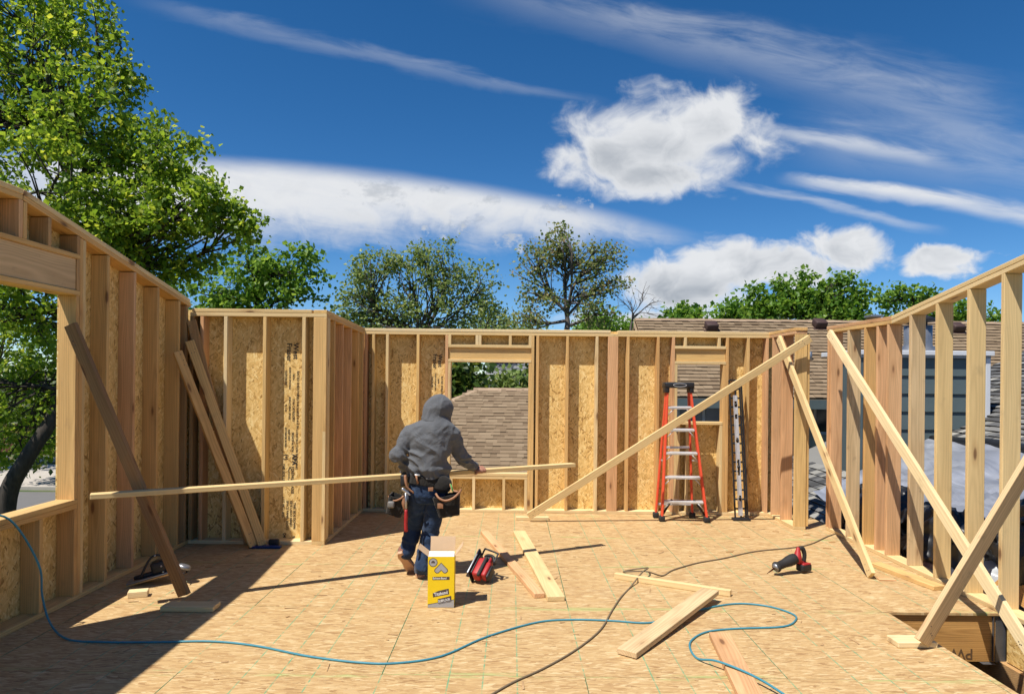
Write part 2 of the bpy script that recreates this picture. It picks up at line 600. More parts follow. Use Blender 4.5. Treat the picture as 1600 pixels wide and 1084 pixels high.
def osb(name, pal, L=9.0, W=42.0, spread=1.0, chalk=False, sliver=0.5, gain=1.0):
    """strand board: overlapping flakes, the longest along local x"""
    m, t, b = base(name)
    x, y, z, R = objcoord(t)
    X = x + R * 61.0 + 20.0
    Y = y + R * 29.0 + 20.0
    wv = noise(t, vec(t, X * 3.0, Y * 9.0), 1.0, 2.0, 0.5) - 0.5
    angs = [0.0, 0.55, -0.5, 0.2]
    hcur = tcur = None
    for i, a in enumerate(angs):
        a *= spread
        c, s = math.cos(a), math.sin(a)
        u = X * c + Y * s + i * 3.7
        v = Y * c - X * s + wv * 0.02
        vo = t.nodes.new('ShaderNodeTexVoronoi')
        vo.voronoi_dimensions = '2D'
        k = 1.0 if i < 3 else 1.7
        t.links.new(vec(t, u * (L * k), v * (W * k)), vo.inputs['Vector'])
        vo.inputs['Scale'].default_value = 1.0
        sp = t.nodes.new('ShaderNodeSeparateColor')
        t.links.new(vo.outputs['Color'], sp.inputs[0])
        hh = S(t, sp.outputs[0]) - S(t, vo.outputs['Distance']) * 0.35
        tt = S(t, sp.outputs[1])
        if hcur is None:
            hcur, tcur = hh, tt
        else:
            g = hh.gt(hcur)
            tcur = tcur + (tt - tcur) * g
            hcur = hcur.mx(hh)
    grain = noise(t, vec(t, X * 14.0, Y * 120.0), 1.0, 3.0, 0.6) - 0.5
    cloud = noise(t, vec(t, X * 1.1, Y * 1.6), 1.0, 4.0, 0.6) - 0.5
    tone = tcur + grain * 0.35 + cloud * 0.35
    col = ramp(t, tone.mx(0.0).mn(1.0), pal)
    # dark slivers of bark
    vo = t.nodes.new('ShaderNodeTexVoronoi')
    vo.voronoi_dimensions = '2D'
    t.links.new(vec(t, X * 14.0 + wv * 2.0, Y * 75.0 + X * 9.0), vo.inputs['Vector'])
    sv = S(t, vo.outputs['Color']).gt(0.93) * (1.0 - S(t, vo.outputs['Distance']).sm(0.25, 0.5))
    col = mixc(t, sv * sliver, col, (0.09, 0.045, 0.02))
    if chalk:
        # nailing lines printed at 16 and 24 inches, and the green sealed edge of each sheet
        k8 = (x / 0.2032)
        near = (k8 - k8.m('ROUND')).m('ABSOLUTE') * 0.2032
        r8 = k8.m('ROUND').m('ABSOLUTE')
        use = 1.0 - (r8.gt(0.5) * (1.0 - r8.gt(1.5))) * 1.0
        use = use * (1.0 - r8.gt(4.5) * (1.0 - r8.gt(5.5)))
        brk = noise(t, vec(t, X * 3.0, Y * 16.0), 1.0, 4.0, 0.7).sm(0.36, 0.6)
        ln = (1.0 - near.sm(0.0028, 0.0052)) * use * brk
        col = mixc(t, ln * 0.9, col, (0.11, 0.33, 0.18))
        ed = 1.0 - (0.61 - y.m('ABSOLUTE')).m('ABSOLUTE').sm(0.012, 0.06)
        edn = noise(t, vec(t, X * 1.5, Y * 9.0), 1.0, 4.0, 0.7).sm(0.5, 0.62)
        col = mixc(t, ed * edn * 0.55, col, (0.32, 0.45, 0.16))
        # trodden dirt and footprints
        tr = noise(t, vec(t, X * 2.3, Y * 2.3), 1.0, 6.0, 0.7).sm(0.55, 0.75)
        col = mixc(t, tr * 0.3, col, (0.34, 0.22, 0.13))
        dk = noise(t, vec(t, X * 7.0, Y * 9.0), 1.0, 5.0, 0.7).sm(0.68, 0.76)
        col = mixc(t, dk * 0.55, col, (0.17, 0.09, 0.05))
    setc(t, b, col)
    b.inputs['Roughness'].default_value = 0.62
    b.inputs['Specular IOR Level'].default_value = 0.25
    bump(t, b, hcur + grain * 0.3, 0.5, 0.0025)
    return m

def plain(name, c, rough=0.6, metal=0.0, var=0.12, scale=14.0, spec=0.4, bmp=0.15):
    """a paint, plastic or metal with slight mottling and wear"""
    m, t, b = base(name)
    tc = t.nodes.new('ShaderNodeTexCoord')
    n1 = noise(t, tc.outputs['Object'], scale, 5.0, 0.65)
    n2 = noise(t, tc.outputs['Object'], scale * 6.0, 3.0, 0.6)
    k = (n1 - 0.5) * (var * 2.0) + (n2 - 0.5) * var + 1.0
    setc(t, b, mixc(t, 1.0, c, vec(t, k, k, k), 'MULTIPLY'))
    t.links.new((n1 * 0.3 + (rough - 0.15)).o, b.inputs['Roughness'])
    b.inputs['Metallic'].default_value = metal
    b.inputs['Specular IOR Level'].default_value = spec
    if bmp:
        bump(t, b, n2, bmp, 0.002)
    return m

def leafmat(name, stops, trans=0.45):
    m, t, b = base(name)
    g = t.nodes.new('ShaderNodeNewGeometry')
    r = S(t, g.outputs['Random Per Island'])
    col = ramp(t, r, stops)
    setc(t, b, col)
    b.inputs['Roughness'].default_value = 0.45
    b.inputs['Specular IOR Level'].default_value = 0.35
    tr = t.nodes.new('ShaderNodeBsdfTranslucent')
    hs = t.nodes.new('ShaderNodeHueSaturation')
    hs.inputs['Value'].default_value = 1.5
    hs.inputs['Hue'].default_value = 0.485
    t.links.new(col, hs.inputs['Color'])
    t.links.new(hs.outputs[0], tr.inputs['Color'])
    mx = t.nodes.new('ShaderNodeMixShader')
    mx.inputs[0].default_value = trans
    t.links.new(b.outputs[0], mx.inputs[1])
    t.links.new(tr.outputs[0], mx.inputs[2])
    t.links.new(mx.outputs[0], t.nodes['Material Output'].inputs[0])
    return m

def islandmat(name, stops, rough=0.9, grit=0.25, gs=60.0):
    """one tone per loose piece (shingles, rocks)"""
    m, t, b = base(name)
    g = t.nodes.new('ShaderNodeNewGeometry')
    oi = t.nodes.new('ShaderNodeObjectInfo')
    r = (S(t, g.outputs['Random Per Island']) + S(t, oi.outputs['Random'])).m('FRACT')
    tc = t.nodes.new('ShaderNodeTexCoord')
    n = noise(t, tc.outputs['Object'], gs, 3.0, 0.7) - 0.5
    big = noise(t, tc.outputs['Object'], 0.7, 4.0, 0.6) - 0.5
    col = ramp(t, (r + n * grit + big * 0.2).mx(0.0).mn(1.0), stops)
    setc(t, b, col)
    b.inputs['Roughness'].default_value = rough
    b.inputs['Specular IOR Level'].default_value = 0.2
    bump(t, b, n, 0.4, 0.004)
    return m

FIR = [(0.61, 0.395, 0.16), (0.60, 0.36, 0.14), (0.65, 0.45, 0.19), (0.59, 0.34, 0.13), (0.64, 0.42, 0.165)]
PALE = [(0.68, 0.51, 0.26), (0.66, 0.475, 0.225), (0.71, 0.56, 0.32)]
PINK = [(0.61, 0.34, 0.17), (0.62, 0.37, 0.19), (0.59, 0.32, 0.155)]
M_FIR = wood('fir_lumber', FIR)
M_PALE = wood('pale_lumber', PALE, contrast=0.8)
M_PINK = wood('reddish_lumber', PINK)
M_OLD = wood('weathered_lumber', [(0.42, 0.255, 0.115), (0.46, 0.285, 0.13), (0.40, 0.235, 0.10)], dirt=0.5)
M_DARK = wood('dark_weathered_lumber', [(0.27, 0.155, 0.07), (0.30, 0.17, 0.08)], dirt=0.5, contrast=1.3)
M_SCUFF = wood('scuffed_lumber', [(0.60, 0.44, 0.25), (0.56, 0.40, 0.22)], dirt=0.55)
M_LVL = wood('veneer_beam', [(0.46, 0.25, 0.08), (0.44, 0.24, 0.08)], knots=False, contrast=1.9, rough=0.5)
M_OSBW = osb('wall_strand_board', [(0.0, (0.36, 0.20, 0.06)), (0.12, (0.60, 0.38, 0.125)), (0.5, (0.74, 0.495, 0.18)), (0.8, (0.80, 0.56, 0.225)), (1.0, (0.86, 0.66, 0.31))], L=16.0, W=60.0, spread=1.6, sliver=0.6)
M_OSBF = osb('floor_strand_board', [(0.0, (0.31, 0.18, 0.078)), (0.13, (0.41, 0.255, 0.114)), (0.5, (0.48, 0.315, 0.144)), (0.8, (0.52, 0.36, 0.174)), (1.0, (0.61, 0.455, 0.25))], L=11.5, W=68.0, spread=0.55, chalk=True, sliver=0.55)
M_INK = plain('black_stamp_ink', (0.035, 0.03, 0.025), 0.8, var=0.3, bmp=0)
M_BLACK = plain('black_plastic', (0.018, 0.018, 0.02), 0.5, var=0.3)
M_RUBBER = plain('black_rubber', (0.022, 0.021, 0.02), 0.75, var=0.3)
M_RED = plain('red_tool_plastic', (0.36, 0.02, 0.022), 0.5, var=0.15)
M_STEEL = plain('steel', (0.45, 0.45, 0.46), 0.4, 0.9, var=0.15)
M_ALU = plain('ladder_aluminium', (0.60, 0.60, 0.61), 0.5, 0.55, var=0.15)
M_ORANGE = plain('orange_fibreglass', (0.72, 0.085, 0.035), 0.5, var=0.14)
M_HOSE = plain('teal_hose_rubber', (0.05, 0.225, 0.29), 0.5, var=0.18, scale=5.0)
M_CORD = plain('brown_cord', (0.17, 0.125, 0.075), 0.65, var=0.2, scale=6.0)
M_GALV = plain('galvanised_steel', (0.30, 0.31, 0.33), 0.45, 0.75, var=0.2)
M_YEL = plain('yellow_carton_print', (0.80, 0.56, 0.008), 0.55, var=0.06)
M_CARD = plain('brown_cardboard', (0.55, 0.38, 0.23), 0.85, var=0.1)
M_GREYINK = plain('grey_carton_print', (0.36, 0.35, 0.34), 0.6, var=0.06, bmp=0)
M_DKINK = plain('dark_carton_print', (0.075, 0.055, 0.05), 0.6, var=0.1, bmp=0)
M_WHITE = plain('white_print', (0.80, 0.80, 0.78), 0.6, var=0.05, bmp=0)
M_WPAINT = plain('white_trim_paint', (0.62, 0.63, 0.65), 0.5, var=0.06, scale=4.0)
M_SLATE = plain('slate_siding_paint', (0.085, 0.115, 0.12), 0.6, var=0.1, scale=5.0)
M_BEIGE = plain('beige_siding_paint', (0.50, 0.44, 0.30), 0.7, var=0.08, scale=3.0)
M_GLASS = plain('dark_window_glass', (0.02, 0.025, 0.03), 0.2, var=0.1, spec=0.8, bmp=0)
M_SHB = islandmat('brown_shingle', [(0.0, (0.155, 0.108, 0.066)), (0.2, (0.18, 0.127, 0.078)), (0.35, (0.205, 0.147, 0.091)), (0.7, (0.222, 0.16, 0.10)), (1.0, (0.25, 0.184, 0.117))])
M_SHG = islandmat('grey_shingle', [(0.0, (0.055, 0.055, 0.055)), (0.5, (0.12, 0.12, 0.12)), (1.0, (0.30, 0.29, 0.26))])
M_CORE = plain('dark_shingle_core', (0.035, 0.026, 0.018), 0.9, var=0.2)
M_RIDGE = islandmat('ridge_cap_shingle', [(0.0, (0.27, 0.19, 0.125)), (1.0, (0.36, 0.26, 0.175))])
M_VENT = plain('dark_roof_vent', (0.055, 0.03, 0.025), 0.6)
def barkmat(name, a, b2):
    m, t, b = base(name)
    tc = t.nodes.new('ShaderNodeTexCoord')
    mp = t.nodes.new('ShaderNodeMapping')
    mp.inputs['Scale'].default_value = (9, 9, 2.2)
    t.links.new(tc.outputs['Object'], mp.inputs[0])
    n = noise(t, mp.outputs[0], 1.0, 6.0, 0.7)
    setc(t, b, ramp(t, n, [(0.3, a), (0.7, b2)]))
    b.inputs['Roughness'].default_value = 0.95
    bump(t, b, n, 0.8, 0.03)
    return m
M_BARK = barkmat('dark_bark', (0.020, 0.016, 0.013), (0.075, 0.060, 0.048))
M_BARK2 = barkmat('grey_bark', (0.05, 0.04, 0.033), (0.16, 0.135, 0.115))
M_LEAF1 = leafmat('maple_leaf', [(0.0, (0.085, 0.165, 0.012)), (0.5, (0.155, 0.265, 0.02)), (0.85, (0.27, 0.38, 0.032)), (1.0, (0.42, 0.46, 0.045))], 0.55)
M_LEAF2 = leafmat('bright_leaf', [(0.0, (0.07, 0.16, 0.018)), (0.6, (0.13, 0.26, 0.028)), (1.0, (0.25, 0.37, 0.05))], 0.5)
M_LEAF3 = leafmat('elm_leaf', [(0.0, (0.11, 0.17, 0.04)), (0.6, (0.19, 0.27, 0.065)), (1.0, (0.34, 0.38, 0.13))], 0.45)
M_LEAF4 = leafmat('bronze_leaf', [(0.0, (0.12, 0.175, 0.045)), (0.5, (0.20, 0.25, 0.07)), (0.85, (0.29, 0.29, 0.10)), (1.0, (0.36, 0.26, 0.13))], 0.45)
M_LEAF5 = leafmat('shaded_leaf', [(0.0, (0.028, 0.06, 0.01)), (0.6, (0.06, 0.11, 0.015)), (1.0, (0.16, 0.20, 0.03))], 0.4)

def fabric(name, c, scale=260.0, heather=0.35, rough=0.95, fade=None):
    m, t, b = base(name)
    tc = t.nodes.new('ShaderNodeTexCoord')
    n1 = noise(t, tc.outputs['Object'], scale, 2.0, 0.6)
    n2 = noise(t, tc.outputs['Object'], 9.0, 5.0, 0.6)
    k = (n1 - 0.5) * heather * 2 + (n2 - 0.5) * 0.35 + 1.0
    col = mixc(t, 1.0, c, vec(t, k, k, k), 'MULTIPLY')
    if fade:
        col = mixc(t, n2.sm(0.5, 0.75) * 0.6, col, fade)
    setc(t, b, col)
    b.inputs['Roughness'].default_value = rough
    b.inputs['Specular IOR Level'].default_value = 0.15
    try:
        b.inputs['Sheen Weight'].default_value = 0.12
        b.inputs['Sheen Roughness'].default_value = 0.5
    except Exception:
        pass
    n3 = noise(t, tc.outputs['Object'], 13.0, 4.0, 0.55, 1.6)
    bump(t, b, n3 * 1.0 + n1 * 0.06, 0.55, 0.02)
    return m
M_HOOD = fabric('grey_fleece', (0.108, 0.112, 0.12))
M_DENIM = fabric('dark_denim', (0.020, 0.038, 0.08), 300.0, 0.4, fade=(0.055, 0.088, 0.15))
M_CANVAS = fabric('black_canvas', (0.022, 0.020, 0.018), 200.0, 0.4)
M_LEATHER = plain('tan_leather', (0.30, 0.145, 0.075), 0.6, var=0.2)
M_SKIN = plain('skin', (0.36, 0.17, 0.11), 0.5, var=0.1)
M_SOLE = plain('tan_shoe_sole', (0.52, 0.32, 0.20), 0.7, var=0.15)
M_SHOE = plain('brown_shoe_suede', (0.20, 0.09, 0.06), 0.85, var=0.2)
M_BLUE = plain('blue_tool_plastic', (0.010, 0.03, 0.12), 0.6)
M_BAG = plain('black_sheet_plastic', (0.014, 0.015, 0.018), 0.42, var=0.3, scale=3.0, spec=0.45)
M_TARP = None
def tarpmat():
    m, t, b = base('silver_tarp')
    tc = t.nodes.new('ShaderNodeTexCoord')
    mp = t.nodes.new('ShaderNodeMapping')
    mp.inputs['Rotation'].default_value = (0, 0, 0.5)
    mp.inputs['Scale'].default_value = (7.0, 1.1, 3.0)
    t.links.new(tc.outputs['Object'], mp.inputs[0])
    n = noise(t, mp.outputs[0], 1.0, 3.0, 0.5, 0.6)
    w = noise(t, tc.outputs['Object'], 90.0, 2.0, 0.5)
    setc(t, b, ramp(t, n, [(0.3, (0.24, 0.26, 0.31)), (0.7, (0.46, 0.48, 0.53))]))
    b.inputs['Roughness'].default_value = 0.42
    b.inputs['Metallic'].default_value = 0.5
    bump(t, b, n + w * 0.03, 0.7, 0.06)
    return m
M_TARP = tarpmat()
M_INSUL = plain('brown_insulation', (0.30, 0.19, 0.14), 0.95, var=0.5, scale=40.0, bmp=0.8)

def groundmat():
    m, t, b = base('lawn_and_dry_soil')
    tc = t.nodes.new('ShaderNodeTexCoord')
    n = noise(t, tc.outputs['Object'], 0.35, 6.0, 0.65)
    f = noise(t, tc.outputs['Object'], 9.0, 5.0, 0.7)
    c = ramp(t, n * 0.7 + f * 0.3, [(0.35, (0.045, 0.075, 0.02)), (0.5, (0.075, 0.10, 0.03)), (0.65, (0.17, 0.13, 0.08))])
    setc(t, b, c)
    b.inputs['Roughness'].default_value = 1.0
    bump(t, b, f, 0.7, 0.05)
    return m
M_GROUND = groundmat()
M_CONC = plain('pale_concrete', (0.42, 0.38, 0.33), 0.9, var=0.15, scale=1.5, spec=0.2)
M_ASPH = plain('worn_asphalt', (0.15, 0.145, 0.14), 0.9, var=0.2, scale=2.0, spec=0.2)
M_FENCE = plain('brown_fence_stain', (0.13, 0.055, 0.03), 0.85, var=0.25, scale=3.0)
M_ROCK = islandmat('pale_rock', [(0.0, (0.25, 0.22, 0.19)), (1.0, (0.45, 0.42, 0.38))], gs=14.0)

# ------------------------------------------------------------------ ground
g = Geo()
g.quad((-900, -300, -2.9), (900, -300, -2.9), (900, 1800, -2.9), (-900, 1800, -2.9))
o = g.obj('ground', M_GROUND, origin=(0, 0, -2.9)); o['kind'] = 'structure'

# ------------------------------------------------------------------ the platform we stand on
XL, XJ, XR1, XR2 = -3.42, -1.97, 3.42, 3.81      # inner faces of the walls
YJ, YB = 7.33, 9.20
HX, HY = 2.94, 5.37                              # corner of the stair hole
TK = 0.038
FLX0, FLX1 = XL - 0.16, XR2 + 0.15
gj = Geo()
for k in range(-2, 19):                          # joists under the deck
    x = -3.5 + k * 0.4064
    if FLX0 < x < HX - 0.05:
        gj.box((x - 0.02, -1.6, -0.375), (x + 0.02, 9.34, -0.021))
    elif HX <= x < FLX1:
        gj.box((x - 0.02, HY + 0.09, -0.375), (x + 0.02, 9.34, -0.021))
gj.box((FLX0, 9.34, -0.375), (FLX1, 9.38, -0.021))
gj.box((FLX0 - 0.04, -1.6, -0.375), (FLX0, 9.38, -0.021))
gj.box((FLX1, 1.0, -0.375), (FLX1 + 0.04, 9.38, -0.021))
FLOOR = gj.obj('floor', M_FIR, origin=(0, 0, -0.375)); FLOOR['kind'] = 'structure'
rows = []
y = HY - 1.22 * 6
r = 0
while y < 9.33:
    y0, y1 = max(y, -1.6), min(y + 1.22, 9.345)
    if y1 > y0 + 0.05:
        xmax = HX if y1 < HY + 0.01 else FLX1
        x = 0.456 - 2.4384 * 2 - (1.2192 if r % 2 else 0.0)
        while x < xmax:
            x0, x1 = max(x, FLX0), min(x + 2.4384, xmax)
            if x1 > x0 + 0.03:
                cx, cy = x + 1.2192, y + 0.61
                gp = Geo()
                e = 0.0022
                gp.box((x0 - cx + e, y0 - cy + e, -0.019), (x1 - cx - e, y1 - cy - e, 0.0))
                me = newmesh('floor_panel', gp.v, gp.f, M_OSBF)
                link(bpy.data.objects.new('floor_panel', me), Matrix.Translation((cx, cy, random.uniform(-0.0008, 0))), FLOOR)
            x += 2.4384
    y += 1.22
    r += 1
# engineered beam at the far side of the hole, trimmer along its left side
board('beam', (HX - 0.04, HY + 0.045, -0.205), (XR2 + 0.02, HY + 0.045, -0.205), 0.36, 0.045, (0, 1, 0), M_LVL, FLOOR)
text('beam_stamp', 'PWT', 0.12, Matrix.Translation((3.62, HY + 0.0214, -0.285)) @ Matrix.Rotation(math.radians(180), 4, 'Y') @ Matrix.Rotation(math.radians(-90), 4, 'X') @ Matrix.Rotation(math.radians(180), 4, 'X'), plain('faded_stamp_ink', (0.11, 0.06, 0.025), 0.8, var=0.4, bmp=0), FLOOR, bold=0.001)
board('trimmer_joist', (HX - 0.03, 0.0, -0.20), (HX - 0.03, HY + 0.02, -0.20), 0.35, 0.04, (1, 0, 0), M_FIR, FLOOR)
gh = Geo()
gh.box((XR2 - 0.045, HY + 0.005, -0.375), (XR2 - 0.0415, HY + 0.0215, -0.03))
gh.box((XR2 - 0.02, HY + 0.017, -0.385), (XR2 + 0.06, HY + 0.0205, -0.03))
gh.box((XR2 - 0.14, HY - 0.02, -0.389), (XR2 - 0.04, HY + 0.05, -0.386))
gh.obj('joist_hanger', plain('dull_joist_hanger', (0.13, 0.13, 0.135), 0.6, 0.6, var=0.3), FLOOR)
me = boxmesh(4.4, 0.30, 0.022, 0, M_OSBW, 'rim_board')
link(bpy.data.objects.new('rim_board', me), frame((XR2 + 0.06, 3.16, -0.22), (0, 1, 0), (1, 0, 0)), FLOOR)
# lower storey under the deck
ls = empty('lower_storey', (0, 4, -2.9), 'lower storey of the house carrying the timber deck', 'building')
for nm, lo_, hi_ in (('wall', (FLX0, -1.5, -2.9), (FLX0 + 0.14, 9.3, -0.38)), ('wall', (FLX1 - 0.14, -1.5, -2.9), (FLX1, 9.3, -0.38)),
                     ('wall', (FLX0 + 0.14, 9.16, -2.9), (FLX1 - 0.14, 9.3, -0.38)), ('slab', (FLX0 + 0.14, -1.5, -2.895), (FLX1 - 0.14, 9.16, -2.8))):
    gg = Geo(); gg.box(lo_, hi_); gg.obj(nm, M_OLD if nm == 'wall' else M_CONC, ls)

# ------------------------------------------------------------------ framed walls
class Wall:
    """inner face starts at O, runs along A; N points into the room"""
    def __init__(s, O, A, N, d, label):
        s.O, s.A, s.N, s.d = Vector(O), Vector(A).normalized(), Vector(N).normalized(), d
        s.root = empty('framed_wall', s.O, label, 'wall', 'framed walls around the deck')
    def pt(s, a, z, back=0.0):
        return s.O + s.A * a - s.N * back + Vector((0, 0, z))
    def stud(s, a, z0, z1, name='stud', mat=None, d=None, b0=0.0, t=TK):
        """upright whose near edge is at a"""
        d = d or s.d
        jig = random.uniform(-0.0015, 0.0015)
        p = s.pt(a + t / 2, 0, b0 + d / 2 + jig)
        lean = s.A * random.uniform(-0.003, 0.003) if z1 - z0 > 1 else Vector((0, 0, 0))
        return board(name, p + Vector((0, 0, z0)), p + Vector((0, 0, z1)) + lean, d, t, s.A, mat or random.choice((M_FIR, M_FIR, M_PALE, M_PINK)), s.root)
    def flat_stud(s, a, w, z0, z1, mat):
        p = s.pt(a + w / 2, 0, TK / 2)
        return board('stud', p + Vector((0, 0, z0)), p + Vector((0, 0, z1)), w, TK, s.N, mat, s.root)
    def plate(s, a0, z0, a1, z1, name='top_plate', mat=None, d=None, t=TK, out=0.0):
        """horizontal or raking member, its underside from (a0,z0) to (a1,z1)"""
        d = d or s.d
        up = Vector((0, 0, 1))
        dr = (s.pt(a1, z1) - s.pt(a0, z0)).normalized()
        n = (up - dr * up.dot(dr)).normalized()
        p0 = s.pt(a0, z0, d / 2 - out) + n * t / 2
        p1 = s.pt(a1, z1, d / 2 - out) + n * t / 2
        return board(name, p0, p1, d, t, n, mat or random.choice((M_FIR, M_PALE)), s.root)
    def panel(s, a0, a1, z0, z1, z0b=None, z1b=None, back=None):
        """strand-board sheet on the outer face"""
        z0b = z0 if z0b is None else z0b
        z1b = z1 if z1b is None else z1b
        back = s.d if back is None else back
        th = 0.0115
        e = 0.0012
        # local x is up the wall: sheets stand on end
        M = Matrix((Vector((0, 0, 1)), s.A, Vector((0, 0, 1)).cross(s.A))).transposed().to_4x4()
        M.translation = s.pt((a0 + a1) / 2, (z0 + z1) / 2, 0)
        Mi = M.inverted()
        V = []
        for b in (back + 0.0008, back + th):
            for a, z in ((a0 + e, z0), (a1 - e, z0b), (a1 - e, z1b), (a0 + e, z1)):
                V.append(tuple(Mi @ s.pt(a, z, b)))
        fc = [(0, 1, 2, 3), (7, 6, 5, 4), (0, 4, 5, 1), (1, 5, 6, 2), (2, 6, 7, 3), (3, 7, 4, 0)]
        me = newmesh('sheathing_panel', V, fc, M_OSBW)
        bm = bmesh.new(); bm.from_mesh(me); bmesh.ops.recalc_face_normals(bm, faces=bm.faces); bm.to_mesh(me); bm.free()
        return link(bpy.data.objects.new('sheathing_panel', me), M, s.root)

def pxX(x, X): return depth_at_x(x, X)

# ---- left wall, raking up towards us, window opening
D6, D4 = 0.14, 0.14
W = Wall((XL, 0, 0), (0, 1, 0), (1, 0, 0), D6, 'shaded left wall with a window opening and a raking top plate')
Yj0, Yj1 = 4.44, 5.42                           # window jambs
SILL, HEAD = 0.80, 2.40
YF = 4.82                                       # the rake starts here
def under_l(y):
    return 2.99 if y < YF else 2.99 - (y - YF) * 0.192
YE = 7.33
W.plate(1.5, 0, YE + 0.09, 0, 'bottom_plate', M_FIR)
W.plate(1.5, 2.99, YF - 0.004, 2.99, mat=M_FIR); W.plate(1.5, 2.99 + TK, YF - 0.004, 2.99 + TK, mat=M_PALE, out=0.004)
W.plate(YF, under_l(YF), YE + 0.02, under_l(YE + 0.02), mat=M_FIR)
W.plate(YF, under_l(YF) + TK + 0.001, YE - 0.01, under_l(YE - 0.01) + TK + 0.001, mat=M_PALE, out=0.003)
for a in (1.6, 2.0, 2.41, 2.82, 3.22, 3.63, 4.03):
    W.stud(a, TK, under_l(a))
W.stud(Yj0 - 2 * TK, TK, under_l(Yj0), 'king_stud')
W.stud(Yj0 - TK + 0.001, TK, HEAD, 'trimmer_stud')
W.stud(Yj1, SILL - 0.001, HEAD, 'trimmer_stud', M_FIR)
W.stud(Yj1, TK, SILL - 2 * TK - 0.002, 'cripple_stud', M_FIR)
W.stud(Yj1 + TK + 0.0005, TK, under_l(Yj1 + 2 * TK) - 0.004, 'king_stud', M_FIR)
W.stud(Yj1 + 2 * TK + 0.001, TK, under_l(Yj1 + 3 * TK) - 0.004, 'stud', M_PALE)
W.plate(Yj0, SILL - TK, Yj1 + TK, SILL - TK, 'sill_plate', M_FIR, out=0.002)
W.plate(Yj0, SILL - 2 * TK - 0.001, Yj1 + TK, SILL - 2 * TK - 0.001, 'sill_plate', M_FIR)
for a in (Yj0 + 0.02, 4.60, 5.02):
    W.stud(a, TK, SILL - 2 * TK - 0.002, 'cripple_stud', M_FIR)
W.plate(Yj0 - TK, HEAD, Yj1 + TK, HEAD, 'header_plate', M_FIR, out=0.003)
p = [W.pt(a, HEAD + TK + 0.125, 0.055) for a in (Yj0 - TK, Yj1 + 0.001)]
board('header', p[0], p[1], 0.245, 0.09, (1, 0, 0), M_SCUFF, W.root)
W.stud(Yj1 + 0.002, HEAD + TK + 0.001, HEAD + TK + 0.247, 'blocking', M_OLD)
W.plate(Yj0 - TK, HEAD + TK + 0.248, Yj1 + TK, HEAD + TK + 0.248, 'header_plate', M_FIR, out=0.004)
zc = HEAD + 2 * TK + 0.249
W.stud(YF - TK - 0.003, zc, 2.988, 'cripple_stud', M_PINK); W.stud(YF + 0.004, zc, under_l(YF + TK) - 0.001, 'cripple_stud', M_FIR)
for a in (4.46, 5.08, Yj1 - 0.002):
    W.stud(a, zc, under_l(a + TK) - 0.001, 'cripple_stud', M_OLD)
YS = [5.83, 6.24, 6.66, 7.08]
for a, mm in zip(YS, (M_FIR, M_PINK, M_FIR, M_FIR)):
    W.stud(a, TK, under_l(a + TK) - 0.002, mat=mm)
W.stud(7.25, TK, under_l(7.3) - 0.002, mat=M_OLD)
W.panel(1.5, Yj0, -0.3, 3.02); W.panel(Yj0, Yj1, -0.3, SILL - TK); W.panel(Yj0, YF, HEAD, 3.02); W.panel(YF, Yj1, HEAD, under_l(YF) + TK, z1b=under_l(Yj1) + TK)
W.panel(Yj1, 6.45, -0.3, under_l(Yj1) + TK, z1b=under_l(6.45) + TK); W.panel(6.45, 7.485, -0.3, under_l(6.45) + TK, z1b=under_l(7.485) + TK)

# ---- short wall facing us, left
ZJ = 2.49
W = Wall((XL, YJ, 0), (1, 0, 0), (0, -1, 0), D4, 'short sheathed wall with stamped board, between left wall and the return')
Lj = XJ - XL
W.plate(0, 0, Lj, 0, 'bottom_plate', M_PALE)
W.plate(0, ZJ - 2 * TK, Lj, ZJ - 2 * TK, mat=M_PALE)
W.plate(0.02, ZJ - TK + 0.004, Lj - 0.16, ZJ - TK + 0.002, mat=M_PALE)
def jx(px): return at(px, 700, YJ).x - XL
for px, mm in ((311, M_PINK), (348, M_PALE), (408.5, M_FIR), (470.5, M_PALE)):
    W.stud(jx(px), TK, ZJ - 2 * TK - 0.001, mat=mm)
W.stud(0.001, TK, ZJ - 2 * TK - 0.001, mat=M_OLD)
W.stud(Lj - TK, TK, ZJ - 2 * TK - 0.001, mat=M_PALE)
W.flat_stud_back = None
p = W.pt(Lj - TK - 0.05, 0, D4 - TK / 2)
board('stud', p + Vector((0, 0, TK)), p + Vector((0, 0, ZJ - 2 * TK)), 0.085, TK, (0, 1, 0), M_PALE, W.root)
PJ1 = W.panel(-0.139, jx(408.5) + 0.019, -0.3, ZJ); PJ2 = W.panel(jx(408.5) + 0.019, Lj, -0.3, ZJ)
